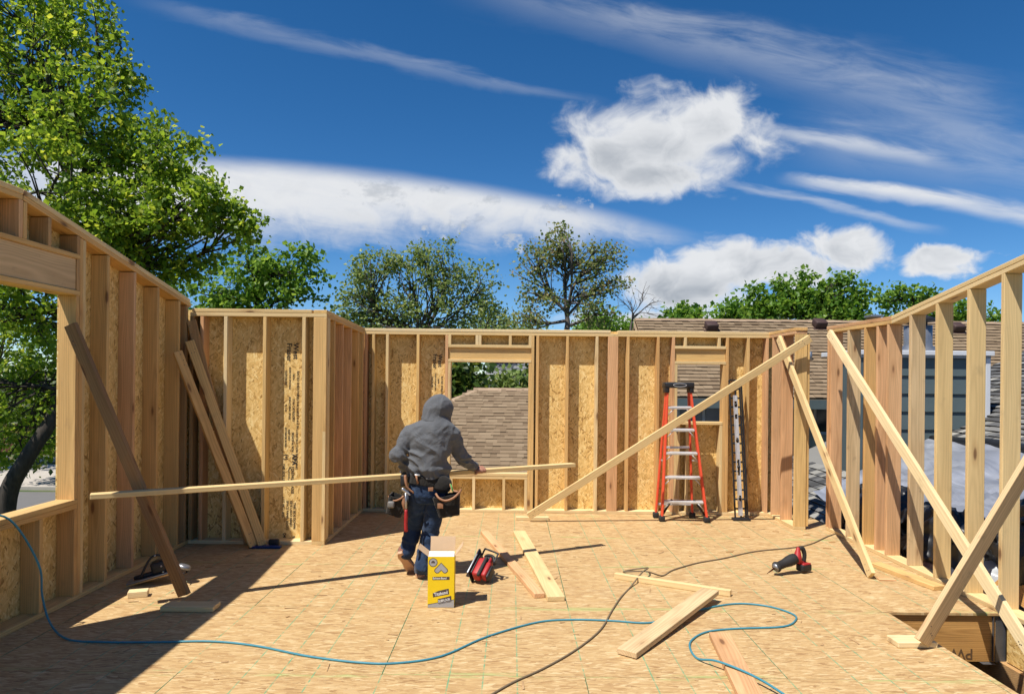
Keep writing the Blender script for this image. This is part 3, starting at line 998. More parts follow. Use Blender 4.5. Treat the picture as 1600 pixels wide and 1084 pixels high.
# mill stamp on the sheet, printed sideways
def stamp(W, parent, a, ztop, lines):
    for da, dz, size, body, bold in lines:
        M = Matrix((Vector((0, 0, -1)), W.A, W.N)).transposed().to_4x4()
        M = Matrix((Vector((0, 0, -1)), W.A * 1.0, Vector((0, 0, -1)).cross(W.A))).transposed().to_4x4()
        M.translation = W.pt(a + da - 0.07, ztop - dz, W.d - 0.0004)
        text('printed_stamp', body, size, M, M_INK, parent, bold=bold, extrude=0.0004)
def stampset():
    return [(0.075, 0.0, 0.078, 'West', 0.0015), (0.005, 0.0, 0.078, 'Fraser', 0.0015), (0.115, 0.30, 0.036, 'RATED SHEATHING', 0.0006), (0.07, 0.33, 0.03, '24/16', 0.0006),
            (0.03, 0.26, 0.026, 'SIZED FOR SPACING', 0.0004), (-0.015, 0.30, 0.032, 'EXPOSURE 1', 0.0006),
            (0.115, 0.62, 0.034, 'THICKNESS 0.418 IN', 0.0004), (0.07, 0.60, 0.034, '7/16 CATEGORY', 0.0006), (0.03, 0.58, 0.03, 'SHEATHING SPAN', 0.0004), (-0.01, 0.66, 0.026, 'PS 2-10', 0.0004),
            (0.11, 0.93, 0.032, 'CONSTRUCTION SHEATHING', 0.0004), (0.065, 0.96, 0.032, '2R24/2F16 W24', 0.0006), (0.025, 0.93, 0.028, 'KEEP DRY', 0.0004), (-0.01, 0.91, 0.028, 'EXTERIOR BOND', 0.0004)]
low = [(0.075, 1.20, 0.062, 'APA', 0.003), (-0.01, 1.20, 0.05, '(+)', 0.002), (0.065, 1.33, 0.040, 'STRENGTH AXIS', 0.0006), (0.02, 1.33, 0.085, '<--->', 0.001), (-0.03, 1.30, 0.034, 'THIS SIDE UP', 0.0004),
       (0.09, 1.72, 0.036, 'THIS SIDE DOWN', 0.0006), (0.055, 1.70, 0.034, 'ESTE LADO ABAJO', 0.0006), (0.015, 1.70, 0.034, 'SPACE PANEL EDGES', 0.0004), (-0.03, 1.66, 0.034, 'LOT 0412  8/16', 0.0004),
       (0.09, 2.08, 0.034, 'SPACE 1/8 IN', 0.0004), (0.045, 2.1, 0.034, 'NAIL 6 IN', 0.0004), (-0.02, 2.05, 0.05, '0412', 0.001)]
stamp(W, PJ2, at(457.5, 600, YJ + D4).x - XL, at(455, 536, YJ + D4).z, [l for l in stampset() + low if l[1] < 2.25])

# ---- return wall running back from the corner
ZB = 2.435
W = Wall((XJ, YJ, 0), (0, 1, 0), (1, 0, 0), D4, 'shaded return wall of close studs running back to the far wall')
Lr = YB - YJ
def top_r(a): return ZJ + (ZB - ZJ) * a / Lr
W.plate(0.0, 0, Lr, 0, 'bottom_plate', M_PALE)
W.plate(0.0, top_r(0) - 2 * TK, Lr, top_r(Lr) - 2 * TK, mat=M_FIR)
W.plate(-0.0, top_r(0) - TK + 0.001, Lr + 0.03, top_r(Lr) - TK + 0.001, mat=M_FIR, out=0.001)
for a in (0.001, 0.33, 0.71, 1.12, 1.53, Lr - 0.09, Lr - TK):
    W.stud(a, TK, top_r(a) - 2 * TK - 0.003, mat=random.choice((M_PINK, M_FIR)))
W.panel(0.14, 1.22, -0.3, top_r(0), z1b=top_r(1.22)); W.panel(1.22, Lr + 0.14, -0.3, top_r(1.22), z1b=top_r(Lr))

# ---- far wall with two window openings
W = Wall((XJ, YB, 0), (1, 0, 0), (0, -1, 0), D4, 'long far wall in full sun with two window openings')
Lb = XR1 - XJ + 0.14
def bx(px, py=660): return at(px, py, YB).x - XJ
zt = ZB - 2 * TK
W.plate(0, 0, Lb, 0, 'bottom_plate', M_PALE)
W.plate(0, zt, bx(958), zt, mat=M_PALE); W.plate(bx(958) + 0.003, zt, Lb, zt, mat=M_PALE)
W.plate(0, zt + TK + 0.001, bx(953), zt + TK + 0.006, mat=M_PALE, out=0.002); W.plate(bx(964), zt + TK + 0.004, Lb, zt + TK + 0.001, mat=M_PALE, out=0.001)
def opening(xa, xb, z0, zh, hh, crips, lowc):
    """xa, xb: inner faces of the trimmers"""
    W.stud(xa - TK, TK, zh, 'trimmer_stud', M_PALE); W.stud(xa - 2 * TK - 0.001, TK, zt - 0.001, 'king_stud', M_PINK)
    W.stud(xb, TK, zh, 'trimmer_stud', M_FIR); W.stud(xb + TK + 0.001, TK, zt - 0.001, 'king_stud', M_FIR)
    W.plate(xa - TK, zh, xb + TK, zh, 'header_plate', M_PALE, out=0.003)
    q = [W.pt(a, zh + TK + hh / 2, 0.055) for a in (xa - TK, xb + TK)]
    board('header', q[0], q[1], hh, 0.06, (0, 1, 0), M_FIR, W.root)
    W.plate(xa - TK, zh + TK + hh, xb + TK, zh + TK + hh, 'header_plate', M_PALE, out=0.002)
    for c in crips:
        W.stud(c, zh + 2 * TK + hh, zt - 0.001, 'cripple_stud', M_PALE)
    W.plate(xa, z0 - TK, xb, z0 - TK, 'sill_plate', M_PALE, out=0.003)
    for c in lowc:
        W.stud(c, TK, z0 - TK - 0.001, 'cripple_stud', M_PALE)
    W.panel(xa - 0.004, xb + 0.004, zh, ZB); W.panel(xa - 0.004, xb + 0.004, -0.3, z0 - TK)
xa, xb = bx(703.6), bx(825)
opening(xa, xb, 0.522, 2.00, 0.155, (xa - TK, bx(743.2, 528), bx(747.8, 528), bx(795.2, 528), xb), (xa + 0.001, bx(739), bx(786), xb - TK - 0.001))
W.plate(xa, 0.522 - 2 * TK - 0.001, xb, 0.522 - 2 * TK - 0.001, 'sill_plate', M_PALE)
xc, xd = bx(1058), bx(1129)
opening(xc, xd, at(1095, 659, YB).z, at(1095, 569, YB).z, 0.165, (bx(1069, 534), bx(1122, 534)), (xc + 0.001, bx(1072), xd - TK - 0.001))
for px, mm in ((601.5, M_PALE), (649.5, M_FIR), (837, M_FIR), (883.5, M_FIR), (929.5, M_PALE), (978, M_FIR), (1025.5, M_FIR), (1166, M_FIR)):
    W.stud(bx(px), TK, zt - 0.001, mat=mm)
W.flat_stud(bx(949), 0.135, TK, zt - 0.001, M_PINK)
W.stud(0.002, TK, zt - 0.001, mat=M_PINK); W.stud(0.10, TK, zt - 0.001, mat=M_FIR)
W.stud(Lb - 0.18, TK, zt - 0.001, mat=M_PINK)
PB1 = W.panel(-0.14, xa - 0.004, -0.3, ZB); W.panel(xb + 0.004, bx(950), -0.3, ZB); W.panel(bx(950), xc - 0.004, -0.3, ZB); W.panel(xd + 0.004, Lb, -0.3, ZB)
stamp(W, PB1, at(684, 600, YB + D4).x - XJ, at(681, 553, YB + D4).z, [l for l in stampset()])

# ---- short right corner wall
W = Wall((XR1, YB, 0), (0, -1, 0), (-1, 0, 0), D6, 'short reddish corner wall joining the far wall to the open right wall')
L1 = 0.86
W.plate(0, 0, L1, 0, 'bottom_plate', M_PALE)
W.plate(0, zt, L1, zt, mat=M_PINK); W.plate(-0.05, zt + TK + 0.002, L1 + 0.01, zt + TK + 0.002, mat=M_FIR, out=0.002)
for a, mm in ((0.10, M_PINK), (0.42, M_PINK), (L1 - TK, M_FIR)):
    W.stud(a, TK, zt - 0.001, mat=mm)
p = W.pt(L1 - TK, 0, D6 + 0.02)
board('stud', p + Vector((0, 0.019, TK)), p + Vector((0, 0.019, zt)), 0.038, 0.085, (0, 1, 0), M_FIR, W.root)

# ---- open right wall, raking up towards us
W = Wall((XR2, 8.36, 0), (0, -1, 0), (-1, 0, 0), D6, 'open right wall of bare studs whose top plate rakes up')
def under_r(y): return 2.375 if y > 6.95 else 2.375 + (6.95 - y) * 0.166
YN = 1.5
W.plate(0, 0, 8.36 - 4.7, 0, 'bottom_plate', M_PALE)
W.plate(0, 2.375, 1.41, 2.375, mat=M_FIR); W.plate(-0.02, 2.375 + TK + 0.001, 1.41, 2.375 + TK + 0.001, mat=M_PINK, out=0.002)
W.plate(1.412, 2.375, 8.36 - YN, under_r(YN), mat=M_PALE); W.plate(1.412, 2.375 + TK + 0.002, 8.36 - YN, under_r(YN) + TK + 0.002, mat=M_PALE, out=0.002)
def sy(px): return 8.36 - pxX(px, XR2)
for px, mm in ((1298.5, M_SCUFF), (1326, M_SCUFF), (1352, M_FIR), (1371, M_PINK), (1388, M_PINK), (1423, M_SCUFF), (1464.5, M_PALE), (1514, M_PALE), (1568, M_PALE)):
    a = sy(px) - TK
    W.stud(a, TK, under_r(8.36 - a - TK) - 0.003, mat=mm)
W.stud(0.0, TK, 2.374, mat=M_PINK); W.stud(TK + 0.03, TK, 2.374, mat=M_PINK)
for yy in (4.86, 4.45):
    W.stud(8.36 - yy, -0.3, under_r(yy) - 0.01, mat=M_PALE)
for yy in (4.0, 3.6, 3.2, 2.8, 2.4, 2.0, 1.6):
    W.stud(8.36 - yy, -0.3, under_r(yy) - 0.01, mat=M_PALE)

# ------------------------------------------------------------------ braces
GB = 'diagonal braces propping the walls'
def brace(p0, p1, w, t, zh, mat, label, cat='brace', group=GB, name='brace'):
    o = board(name, p0, p1, w, t, zh, mat)
    return tag(o, label, cat, group)
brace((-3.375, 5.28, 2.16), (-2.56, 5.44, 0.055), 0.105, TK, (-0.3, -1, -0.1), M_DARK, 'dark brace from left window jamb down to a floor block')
brace((-3.36, 6.93, 2.02), (-2.67, 7.17, 0.02), 0.089, TK, (0.75, -0.65, 0.15), M_FIR, 'nearer brace of the three leaning in the shaded left corner')
brace((-3.36, 7.19, 2.14), (-2.585, 7.215, 0.02), 0.089, TK, (0.5, -0.85, 0.15), M_FIR, 'middle brace of three in the left corner, its foot furthest right')
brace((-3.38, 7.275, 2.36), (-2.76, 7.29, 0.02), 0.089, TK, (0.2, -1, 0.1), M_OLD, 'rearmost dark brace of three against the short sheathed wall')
brace(onfloor(826, 806, 0.07), at(1266, 528, 8.24), 0.089, TK, (0.15, -1, 0.0), M_PALE, 'long pale brace crossing in front of the step ladder')
brace(at(1217, 528, 8.74), onfloor(1362, 899, 0.03), 0.089, TK, (-1, -0.15, 0.0), M_PALE, 'pale brace from far right corner standing foot down on deck')
brace(at(1300, 520, 8.0) + Vector((-0.03, 0, 0)), at(1618, 1030, 4.52), 0.089, TK, (-1, -0.2, 0.1), M_PALE, 'long pale brace running along the open right wall')
b0, b1 = onfloor(1440, 1003, 0.05), at(1650, 654, 4.72)
brace(b0, b1, 0.128, TK, (0.35, -1, -0.2), M_SCUFF, 'scuffed brace rising right beside the floor hole')

M_NAIL = plain('nail_head', (0.07, 0.06, 0.055), 0.5, 0.5)
for o in [o for o in COL.objects if o.name.startswith('brace')]:
    L_ = max(v.co.x for v in o.data.vertices); zt_ = max(v.co.z for v in o.data.vertices)
    Mw = WM[o.name]
    for e_ in (-1, 1):
        for _ in range(3):
            c_ = Vector((e_ * (L_ - random.uniform(0.03, 0.16)), random.uniform(-0.03, 0.03), 0))
            for sz in (-1, 1):
                lathe('nail', Mw @ (c_ + Vector((0, 0, sz * zt_))), (Mw.to_3x3() @ Vector((0, 0, sz))), [(-0.004, 0.0045), (0.0015, 0.0045), (0.0016, 0.0)], M_NAIL, o, 6)

# blocks nailed to the deck under brace feet, and offcuts
GBL = 'small lumber blocks on the deck'
def block(c, l, w, t, ang, mat, label, z=0.0):
    p = Vector((c[0], c[1], z + t / 2))
    d = Vector((math.cos(ang), math.sin(ang), 0)) * l / 2
    o = board('wood_block', p - d, p + d, w, t, (0, 0, 1), mat, bev=0.004)
    return tag(o, label, 'wood block', GBL)
c = onfloor(292, 955); block(c + Vector((0, 0.06, 0)), 0.40, 0.14, TK, 0.02, M_PALE, 'flat block half in shade under the foot of the dark brace')
c = onfloor(213, 933); block(c + Vector((0, 0.03, 0)), 0.145, 0.089, 0.05, 0.35, M_PALE, 'small sunlit offcut with cut corner beside the left wall')
c = onfloor(828, 812); block(c + Vector((0.03, 0.03, 0)), 0.42, 0.10, TK, 0.01, M_PALE, 'block under the foot of the brace crossing the ladder')
c = onfloor(1434, 1012); block(c + Vector((0, 0.07, 0)), 0.27, 0.14, TK, 0.03, M_PALE, 'block at the edge of the floor hole under scuffed brace')

# loose lumber
GL = 'loose boards lying on the deck'
def loose(p0, p1, w, t, mat, label, zh=(0, 0, 1)):
    return tag(board('loose_board', p0, p1, w, t, zh, mat), label, 'board', GL)
zf = TK / 2 + 0.001
loose(onfloor(843, 934) + Vector((0, 0, zf)), onfloor(757, 834) + Vector((0, 0, zf)), 0.089, TK, M_PINK, 'reddish board lying between circular saw and pale board')
loose(onfloor(869, 939) + Vector((0, 0, zf)), onfloor(811, 834) + Vector((0, 0, zf)), 0.14, TK, M_PALE, 'pale wide board lying right of the reddish one')
loose(onfloor(961, 903) + Vector((0, 0, 0.026)), onfloor(1142, 931) + Vector((0, 0, 0.026)), 0.05, 0.05, M_PALE, 'thin pale stick lying under the brown cord')
na, nb = onfloor(979, 1026), onfloor(1108, 938)
loose(na + Vector((0, 0.0, 0.024)), nb + Vector((0.01, 0.0, 0.078)), 0.14, TK, M_SCUFF, 'tan plank with one end propped on the thin stick')
loose(onfloor(1124, 996) + Vector((0, 0, zf)), onfloor(1176, 1100) + Vector((0, 0, zf)), 0.14, TK, M_PINK, 'reddish plank crossed by the blue hose at bottom edge')
loose(onfloor(1368, 884) + Vector((0, 0, zf)), onfloor(1468, 922) + Vector((0, 0, zf)), 0.12, TK, M_FIR, 'flat board lying along the foot of the open right wall')
loose(onfloor(1372, 905) + Vector((0, 0, 0.007)), onfloor(1398, 906) + Vector((0, 0, 0.007)), 0.07, 0.012, M_PINK, 'little thin reddish scrap beside a brace foot')
# chips and splinters
gc = Geo()
for i in range(150):
    x, y_ = random.uniform(-3.0, 3.3), random.uniform(4.0, 8.9)
    if x > HX - 0.1 and y_ < HY + 0.1:
        continue
    a = random.uniform(-0.5, 0.5) + (0 if random.random() < 0.7 else 1.3)
    l = random.choice((0.02, 0.03, 0.04, 0.07, 0.11)); w = random.uniform(0.004, 0.012)
    gc.obox(frame((x, y_, 0.003), (math.cos(a), math.sin(a), random.uniform(-0.05, 0.05)), (0, 0, 1)), l, w, 0.003)
o = gc.obj('wood_chips', wood('chip_wood', [(0.5, 0.33, 0.17), (0.28, 0.16, 0.08)], knots=False)); o['kind'] = 'stuff'
tag(o, 'scattered wood chips and splinters on the deck', 'debris')
gd = Geo()
for x, y_, l in ((1088, 818, .14), (1165, 838, .1), (1260, 835, .09), (1292, 856, .08), (1140, 862, .07), (1245, 823, .06), (1212, 830, .07), (1300, 846, .07)):
    p = onfloor(x, y_, 0.004)
    gd.obox(frame(p, (1, random.uniform(-.3, .3), 0), (0, 0, 1)), l, 0.022, 0.008)
o = gd.obj('dark_scraps', M_OLD); o['kind'] = 'stuff'
tag(o, 'dark bark scraps scattered on deck near the ladder', 'debris')

# long board in the worker's hands
BL, BR = at(141, 775, 5.12), at(896, 726, 7.15)
tag(board('carried_board', BL, BR, 0.089, TK, (0, 0, 1), M_PALE), 'long level pale board carried by the worker', 'board')

# ------------------------------------------------------------------ hose and cord
ch = Vector((0, 0, 0.007))
px = [(104, 999), (160, 1004), (250, 1004), (330, 1003), (400, 1010), (480, 1026), (560, 1036), (620, 1037), (690, 1026), (760, 996), (840, 973), (900, 969), (960, 971), (1012, 974), (1060, 965), (1095, 953), (1150, 944), (1200, 948), (1238, 960), (1243, 970), (1222, 980), (1150, 983), (1105, 988), (1082, 1000), (1078, 1013), (1090, 1030), (1118, 1044), (1160, 1060), (1200, 1078), (1260, 1110)]
hp = [Vector((-3.95, 4.0, 0.35)), Vector((-3.72, 4.3, 0.70)), Vector((-3.50, 4.5, 0.825)), Vector((-3.38, 4.66, 0.80)), at(60, 880, 4.80), at(66, 930, 4.82), at(78, 972, 4.80)]
for q in px:
    p = onfloor(*q) + ch
    if q in ((1160, 1060), (1118, 1044)):
        p.z += 0.042
    if q == (1200, 1078):
        p.z += 0.03
    hp.append(p)
tag(tube('air_hose', hp, 0.0072, M_HOSE, seg=8, sub=6), 'teal blue air hose snaking across the deck', 'hose')
px = [(752, 1096, 0), (800, 1068, 0), (850, 1045, 0), (900, 1016, 0), (938, 985, 0), (956, 955, 0), (970, 934, 0), (985, 918, 0), (1003, 905, .055), (1012, 899, .06), (1008, 893, .03), (985, 891, 0), (974, 894, 0), (985, 897, 0.02), (1010, 903, 0.055), (1035, 900, 0), (1052, 891, 0), (1090, 880, 0), (1130, 873, 0), (1180, 862, 0), (1240, 856, 0), (1268, 850, 0), (1292, 839, 0), (1318, 829, 0.0), (1345, 815, 0.05)]
tag(tube('extension_cord', [onfloor(a, b) + Vector((0, 0, 0.007 + z)) for a, b, z in px], 0.0068, M_CORD, seg=7, sub=6), 'brown extension cord running to the right wall', 'cord')

# ------------------------------------------------------------------ step ladder
LB = onfloor(1069, 818)
lad = empty('step_ladder', LB, 'orange fibreglass step ladder with aluminium steps and black cap', 'ladder')
TZ = 1.70
fl, fr = onfloor(1034, 814), onfloor(1104, 816)
tl, tr = at(1043, 607, 8.86), at(1078, 607, 8.86)
rl, rr = Vector((fl.x - 0.03, 8.98, 0)), Vector((fr.x - 0.11, 8.98, 0))
rtl, rtr = tl + Vector((0.0, 0.07, 0)), tr + Vector((0.0, 0.07, 0))
for a, b in ((fl, tl), (fr, tr)):
    board('front_rail', a + Vector((0, 0, 0.05)), b, 0.075, 0.026, (1, 0, 0.1), M_ORANGE, lad, bev=0.005)
for a, b in ((rl, rtl), (rr, rtr)):
    board('rear_rail', a + Vector((0, 0, 0.05)), b, 0.05, 0.024, (1, 0, 0.1), M_ORANGE, lad, bev=0.005)
for a in (fl, fr, rl, rr):
    rbox('foot', a + Vector((0, 0, 0.037)), (0.07, 0.085, 0.072), M_RUBBER, lad, bev=0.012, segs=2)
for py in (637, 672, 708, 745.5, 783):
    f = (py - 607) / (814 - 607)
    a, b = tl.lerp(fl, f), tr.lerp(fr, f)
    st = board('step', a + Vector((0.014, 0, 0)), b - Vector((0.014, 0, 0)), 0.085, 0.028, (0, -0.1, 1), M_ALU, lad)
    for q, s_ in ((a, 1), (b, -1)):
        tube('step_brace', [q + Vector((s_ * 0.016, -0.03, -0.085)), q + Vector((s_ * 0.085, -0.03, -0.014))], 0.006, M_ALU, st, seg=6)
for py in (700, 790):
    f = (py - 607) / (812 - 607)
    board('rear_crossbar', rtl.lerp(rl, f), rtr.lerp(rr, f), 0.03, 0.012, (0, 1, 0), M_ALU, lad)
for a, b, m_ in ((fl, rl, 1), (fr, rr, -1)):
    q = tl if m_ > 0 else tr; q2 = rtl if m_ > 0 else rtr
    board('spreader', q.lerp(a, 0.55), q2.lerp(b, 0.55), 0.02, 0.004, (1, 0, 0), M_ALU, lad, bev=0.001)
for a, s_ in ((fl, 1), (fr, -1)):
    q = a.lerp(tl if s_ > 0 else tr, 0.17)
    tube('foot_brace', [a + Vector((s_ * 0.02, 0.02, 0.09)), q + Vector((s_ * 0.12, 0.01, -0.01))], 0.014, M_BLACK, lad, seg=8)
cap = rbox('top_cap', (tl + tr) / 2 + Vector((0, 0.035, 0.045)), ((tr - tl).length + 0.09, 0.20, 0.075), M_BLACK, lad, bev=0.018, segs=3)
for s_ in (-1, 1):
    rbox('cap_side', (tl + tr) / 2 + Vector((s_ * ((tr - tl).length / 2 + 0.012), 0.03, -0.01)), (0.055, 0.17, 0.09), M_BLACK, lad, bev=0.012, segs=2)
g = Geo(); cc = (tl + tr) / 2
for i in range(10):
    a = math.pi * i / 9
    a2 = math.pi * (i + 1) / 9
g.tube([cc + Vector((0.085 * math.cos(a), -0.067, 0.045 + 0.020 * math.sin(a))) for a in [math.pi * 2 * i / 16 for i in range(17)]], 0.003, 6)
g.obj('cap_emblem', M_ALU, cap)

# ------------------------------------------------------------------ black slotted rail with spirit level, leaning on the far wall
rt = empty('slotted_rail', onfloor(1157, 812), 'tall black slotted plastic rail leaning on far wall beside ladder', 'rail')
q0, q1 = onfloor(1158, 809, 0.03), at(1148, 594, 9.15)
ex = (q1 - q0).normalized(); n_ = Vector((0, -1, 0.08)).normalized(); si = ex.cross(n_).normalized()
Lq = (q1 - q0).length
for k, off in enumerate((-0.075, 0.0, 0.06, 0.085)):
    board('rail_bar', q0 + si * off, q1 + si * off, 0.016, 0.03, n_, M_BLACK, rt, bev=0.003)
nb_ = 15
for k in range(nb_ + 1):
    s_ = k / nb_
    for a, b in ((-0.075, 0.0), (0.0, 0.06)):
        board('rung', q0 + ex * (Lq * s_) + si * a, q0 + ex * (Lq * s_) + si * b, 0.022, 0.026, n_, M_BLACK, rt, bev=0.004)
rbox('base', q0 + Vector((0, 0, -0.012)), (0.22, 0.10, 0.03), M_BLACK, rt, bev=0.006)
lv = empty('spirit_level', q0 + Vector((0, -0.03, 0.03)), 'silver spirit level with round vials standing in the black rail', 'level')
lo_ = n_ * 0.022 + si * -0.012
Lv = Lq * 0.87
segs_ = [(0.0, 0.12), (0.165, 0.33), (0.46, 0.60), (0.64, 0.80), (0.84, 0.9), (0.95, 1.0)]
for off in (-0.022, 0.022):
    board('flange', q0 + ex * 0.03 + lo_ + si * off, q0 + ex * (0.03 + Lv) + lo_ + si * off, 0.008, 0.022, n_, M_ALU, lv, bev=0.001)
for a, b in segs_:
    board('web', q0 + ex * (0.03 + Lv * a) + lo_, q0 + ex * (0.03 + Lv * b) + lo_, 0.036, 0.008, n_, M_ALU, lv, bev=0.001)
for a in (0.14, 0.40, 0.62, 0.92):
    c_ = q0 + ex * (0.03 + Lv * a) + lo_
    lathe('vial', c_ - n_ * 0.012, n_, [(0, 0.0), (0.0, 0.02), (0.024, 0.02), (0.025, 0.013), (0.022, 0.0)], M_BLACK, lv, 14)

# ------------------------------------------------------------------ carton
bx0 = onfloor(688, 949)
box = empty('carton', bx0, 'open yellow carton standing on the deck behind the worker', 'box')
BW, BD, BH = 0.205, 0.19, 0.395
MB = Matrix.Translation(bx0 + Vector((0.0, BD / 2, 0))) @ Matrix.Rotation(math.radians(2.0), 4, 'Z')
def bl(p): return MB @ Vector(p)
for nm, c_, s_ in (('side_panel', (0, -BD / 2, BH / 2), (BW, 0.004, BH)), ('side_panel', (0, BD / 2, BH / 2), (BW, 0.004, BH)),
                   ('side_panel', (-BW / 2 + 0.002, 0, BH / 2), (0.004, BD - 0.005, BH)), ('side_panel', (BW / 2 - 0.002, 0, BH / 2), (0.004, BD - 0.005, BH)),
                   ('bottom_panel', (0, 0, 0.004), (BW - 0.01, BD - 0.01, 0.004))):
    sp_ = rbox(nm, c_, s_, M_YEL, box, MB, bev=0.0008, segs=1)
    if c_[1] < 0 and nm == 'side_panel':
        FRONT = sp_
def flap(c, l, w, ang, axis, mat=M_CARD):
    M = MB @ Matrix.Translation(c) @ Matrix.Rotation(ang, 4, axis)
    me = boxmesh(l, w, 0.004, 0.0006, mat, 'flap')
    return link(bpy.data.objects.new('flap', me), M @ Matrix.Translation((0, w / 2, 0)) if axis == 'X' else M @ Matrix.Translation((l / 2, 0, 0)), box)
flap((0, BD / 2, BH), BW - 0.006, 0.115, math.radians(70), 'X')                       # back flap up
flap((0, -BD / 2 + 0.004, BH + 0.001), BW - 0.006, 0.085, math.radians(14), 'X', plain('white_flap', (0.62, 0.65, 0.70), 0.6, var=0.06))   # front flap folded in
flap((-BW / 2, 0, BH), 0.10, BD - 0.03, math.radians(-142), 'Y')                    # left flap out and up
flap((BW / 2, 0, BH), 0.10, BD - 0.03, math.radians(-52), 'Y')
yf = -BD / 2 - 0.0026
Mt = MB @ Matrix.Rotation(math.radians(90), 4, 'X')           # text plane: x right, y up
def face(name, pts, mat, lift=0.0, par=None):
    v = [bl((a, yf - lift, b)) for a, b in pts]
    v2 = [bl((a, yf - lift + 0.0008, b)) for a, b in pts]
    n = len(pts)
    f = [tuple(range(n)), tuple(range(2 * n - 1, n - 1, -1))] + [(i, i + n, (i + 1) % n + n, (i + 1) % n) for i in range(n)]
    return meshobj(name, [tuple(q) for q in v + v2], f, mat, FRONT)
def disc(c, r, n=24): return [(c[0] + r * math.cos(2 * math.pi * k / n), c[1] + r * math.sin(2 * math.pi * k / n)) for k in range(n)]
def btext(body, size, x, z, ang, mat, lift, sx=1.0, bold=0.0):
    M = MB @ Matrix.Translation((x, yf - lift, z)) @ Matrix.Rotation(math.radians(90), 4, 'X') @ Matrix.Rotation(math.radians(ang), 4, 'Z')
    return text('printed_word', body, size, M, mat, FRONT, extrude=0.0003, bold=bold, sx=sx)
face('printed_band', [(-0.1015, 0.003), (0.1015, 0.003), (0.1015, 0.062), (-0.1015, 0.024)], M_GREYINK)
face('printed_band', [(-0.1015, 0.024), (0.1015, 0.062), (0.1015, 0.066), (-0.1015, 0.028)], M_DKINK, 0.0003)
face('round_badge', disc((-0.062, 0.352), 0.034), M_DKINK); face('round_badge', disc((-0.062, 0.352), 0.029), M_GREYINK, 0.0009)
face('badge_mark', [(-0.078, 0.347), (-0.046, 0.347), (-0.05, 0.360), (-0.062, 0.367), (-0.074, 0.360)], M_DKINK, 0.0014)
def chev(e):
    return [(0, 0.345 + e), (0.044 + e, 0.298 + e * 0.4), (0.048 + e, 0.285), (0.036 + e * 0.4, 0.274 - e), (0.022, 0.274 - e), (0, 0.296 - e), (-0.022, 0.274 - e), (-0.036 - e * 0.4, 0.274 - e), (-0.048 - e, 0.285), (-0.044 - e, 0.298 + e * 0.4)]
face('chevron_mark', chev(0.006), M_DKINK); face('chevron_mark', chev(0.0), M_GREYINK, 0.0009)
face('word_panel', [(-0.066, 0.216), (0.066, 0.218), (0.066, 0.242), (-0.066, 0.240)], M_DKINK)
btext('Solvent-Based', 0.0215, -0.062, 0.2225, 0.5, M_WHITE, 0.0010, 0.86, 0.0003)
face('word_panel', [(-0.06, 0.082), (0.064, 0.106), (0.060, 0.150), (-0.02, 0.132), (-0.064, 0.112)], M_DKINK)
btext('Titebond', 0.036, -0.050, 0.091, 11, M_WHITE, 0.0010, 0.80, 0.0005)
face('word_panel', [(-0.022, 0.036), (0.082, 0.056), (0.080, 0.094), (0.034, 0.082), (-0.024, 0.068)], M_DKINK, 0.0004)
btext('SUBFLOOR', 0.026, -0.018, 0.042, 11, M_WHITE, 0.0014, 0.72, 0.0005)
btext('CONSTRUCTION ADHESIVE', 0.008, -0.016, 0.030, 11, M_DKINK, 0.0014)

# ------------------------------------------------------------------ circular saw lying on the deck
cs = onfloor(755, 906)
saw = empty('circular_saw', cs, 'red and black cordless circular saw lying by the reddish board', 'saw')
# frame: u along the shoe, v across (away from shoe), w out of the shoe's plane towards us
u_ = (at(757, 864, 6.22) - at(738, 901, 6.02)).normalized()
v_ = Vector((0.86, 0.12, 0.30)); v_ = (v_ - u_ * v_.dot(u_)).normalized()
w_ = u_.cross(v_)
MS = Matrix((u_, v_, w_)).transposed().to_4x4(); MS.translation = at(744, 884, 6.12)
def sb(nm, c, s_, m_, par=saw, bev=0.006, sg=2): return rbox(nm, (c[0], c[1], -c[2]), s_, m_, par, MS, bev, sg)
def sv(*p): return MS @ Vector((p[0], p[1], -p[2]))
sb('shoe', (0, 0, 0), (0.27, 0.008, 0.15), M_BLACK, bev=0.003)
sb('shoe_rail', (0, -0.008, 0.070), (0.27, 0.012, 0.010), M_GALV, bev=0.002)
sb('shoe_rail', (0.0, 0.010, 0.045), (0.22, 0.012, 0.012), M_BLACK, bev=0.002)
lathe('blade_guard', sv(0.02, 0.05, -0.075), -w_, [(0, 0.0), (0.0, 0.085), (0.03, 0.088), (0.045, 0.07), (0.046, 0.0)], M_BLACK, saw, 26)
lathe('blade', sv(0.02, 0.02, -0.03), -w_, [(0, 0.0), (0.0, 0.08), (0.002, 0.08), (0.002, 0.0)], M_STEEL, saw, 30)
mh = sb('motor_housing', (-0.04, 0.062, 0.02), (0.19, 0.075, 0.10), M_RED, bev=0.022, sg=3)
sb('upper_housing', (0.045, 0.085, 0.0), (0.10, 0.09, 0.085), M_RED, bev=0.02, sg=3)
sb('grip_stripe', (-0.035, 0.092, 0.058), (0.21, 0.030, 0.03), M_RUBBER, bev=0.011, sg=2)
sb('battery', (-0.045, 0.128, 0.012), (0.15, 0.045, 0.085), M_RED, bev=0.014, sg=2)
sb('battery_cap', (-0.05, 0.152, -0.01), (0.13, 0.03, 0.08), M_BLACK, bev=0.01, sg=2)
sb('label_plate', (0.055, 0.088, 0.044), (0.06, 0.05, 0.003), M_BLACK, bev=0.001, sg=1)
tube('handle', [sv(0.09, 0.03, -0.02), sv(0.13, 0.05, 0.0), sv(0.12, 0.12, 0.01), sv(0.05, 0.16, 0.0)], 0.014, M_BLACK, saw, 8, 5)
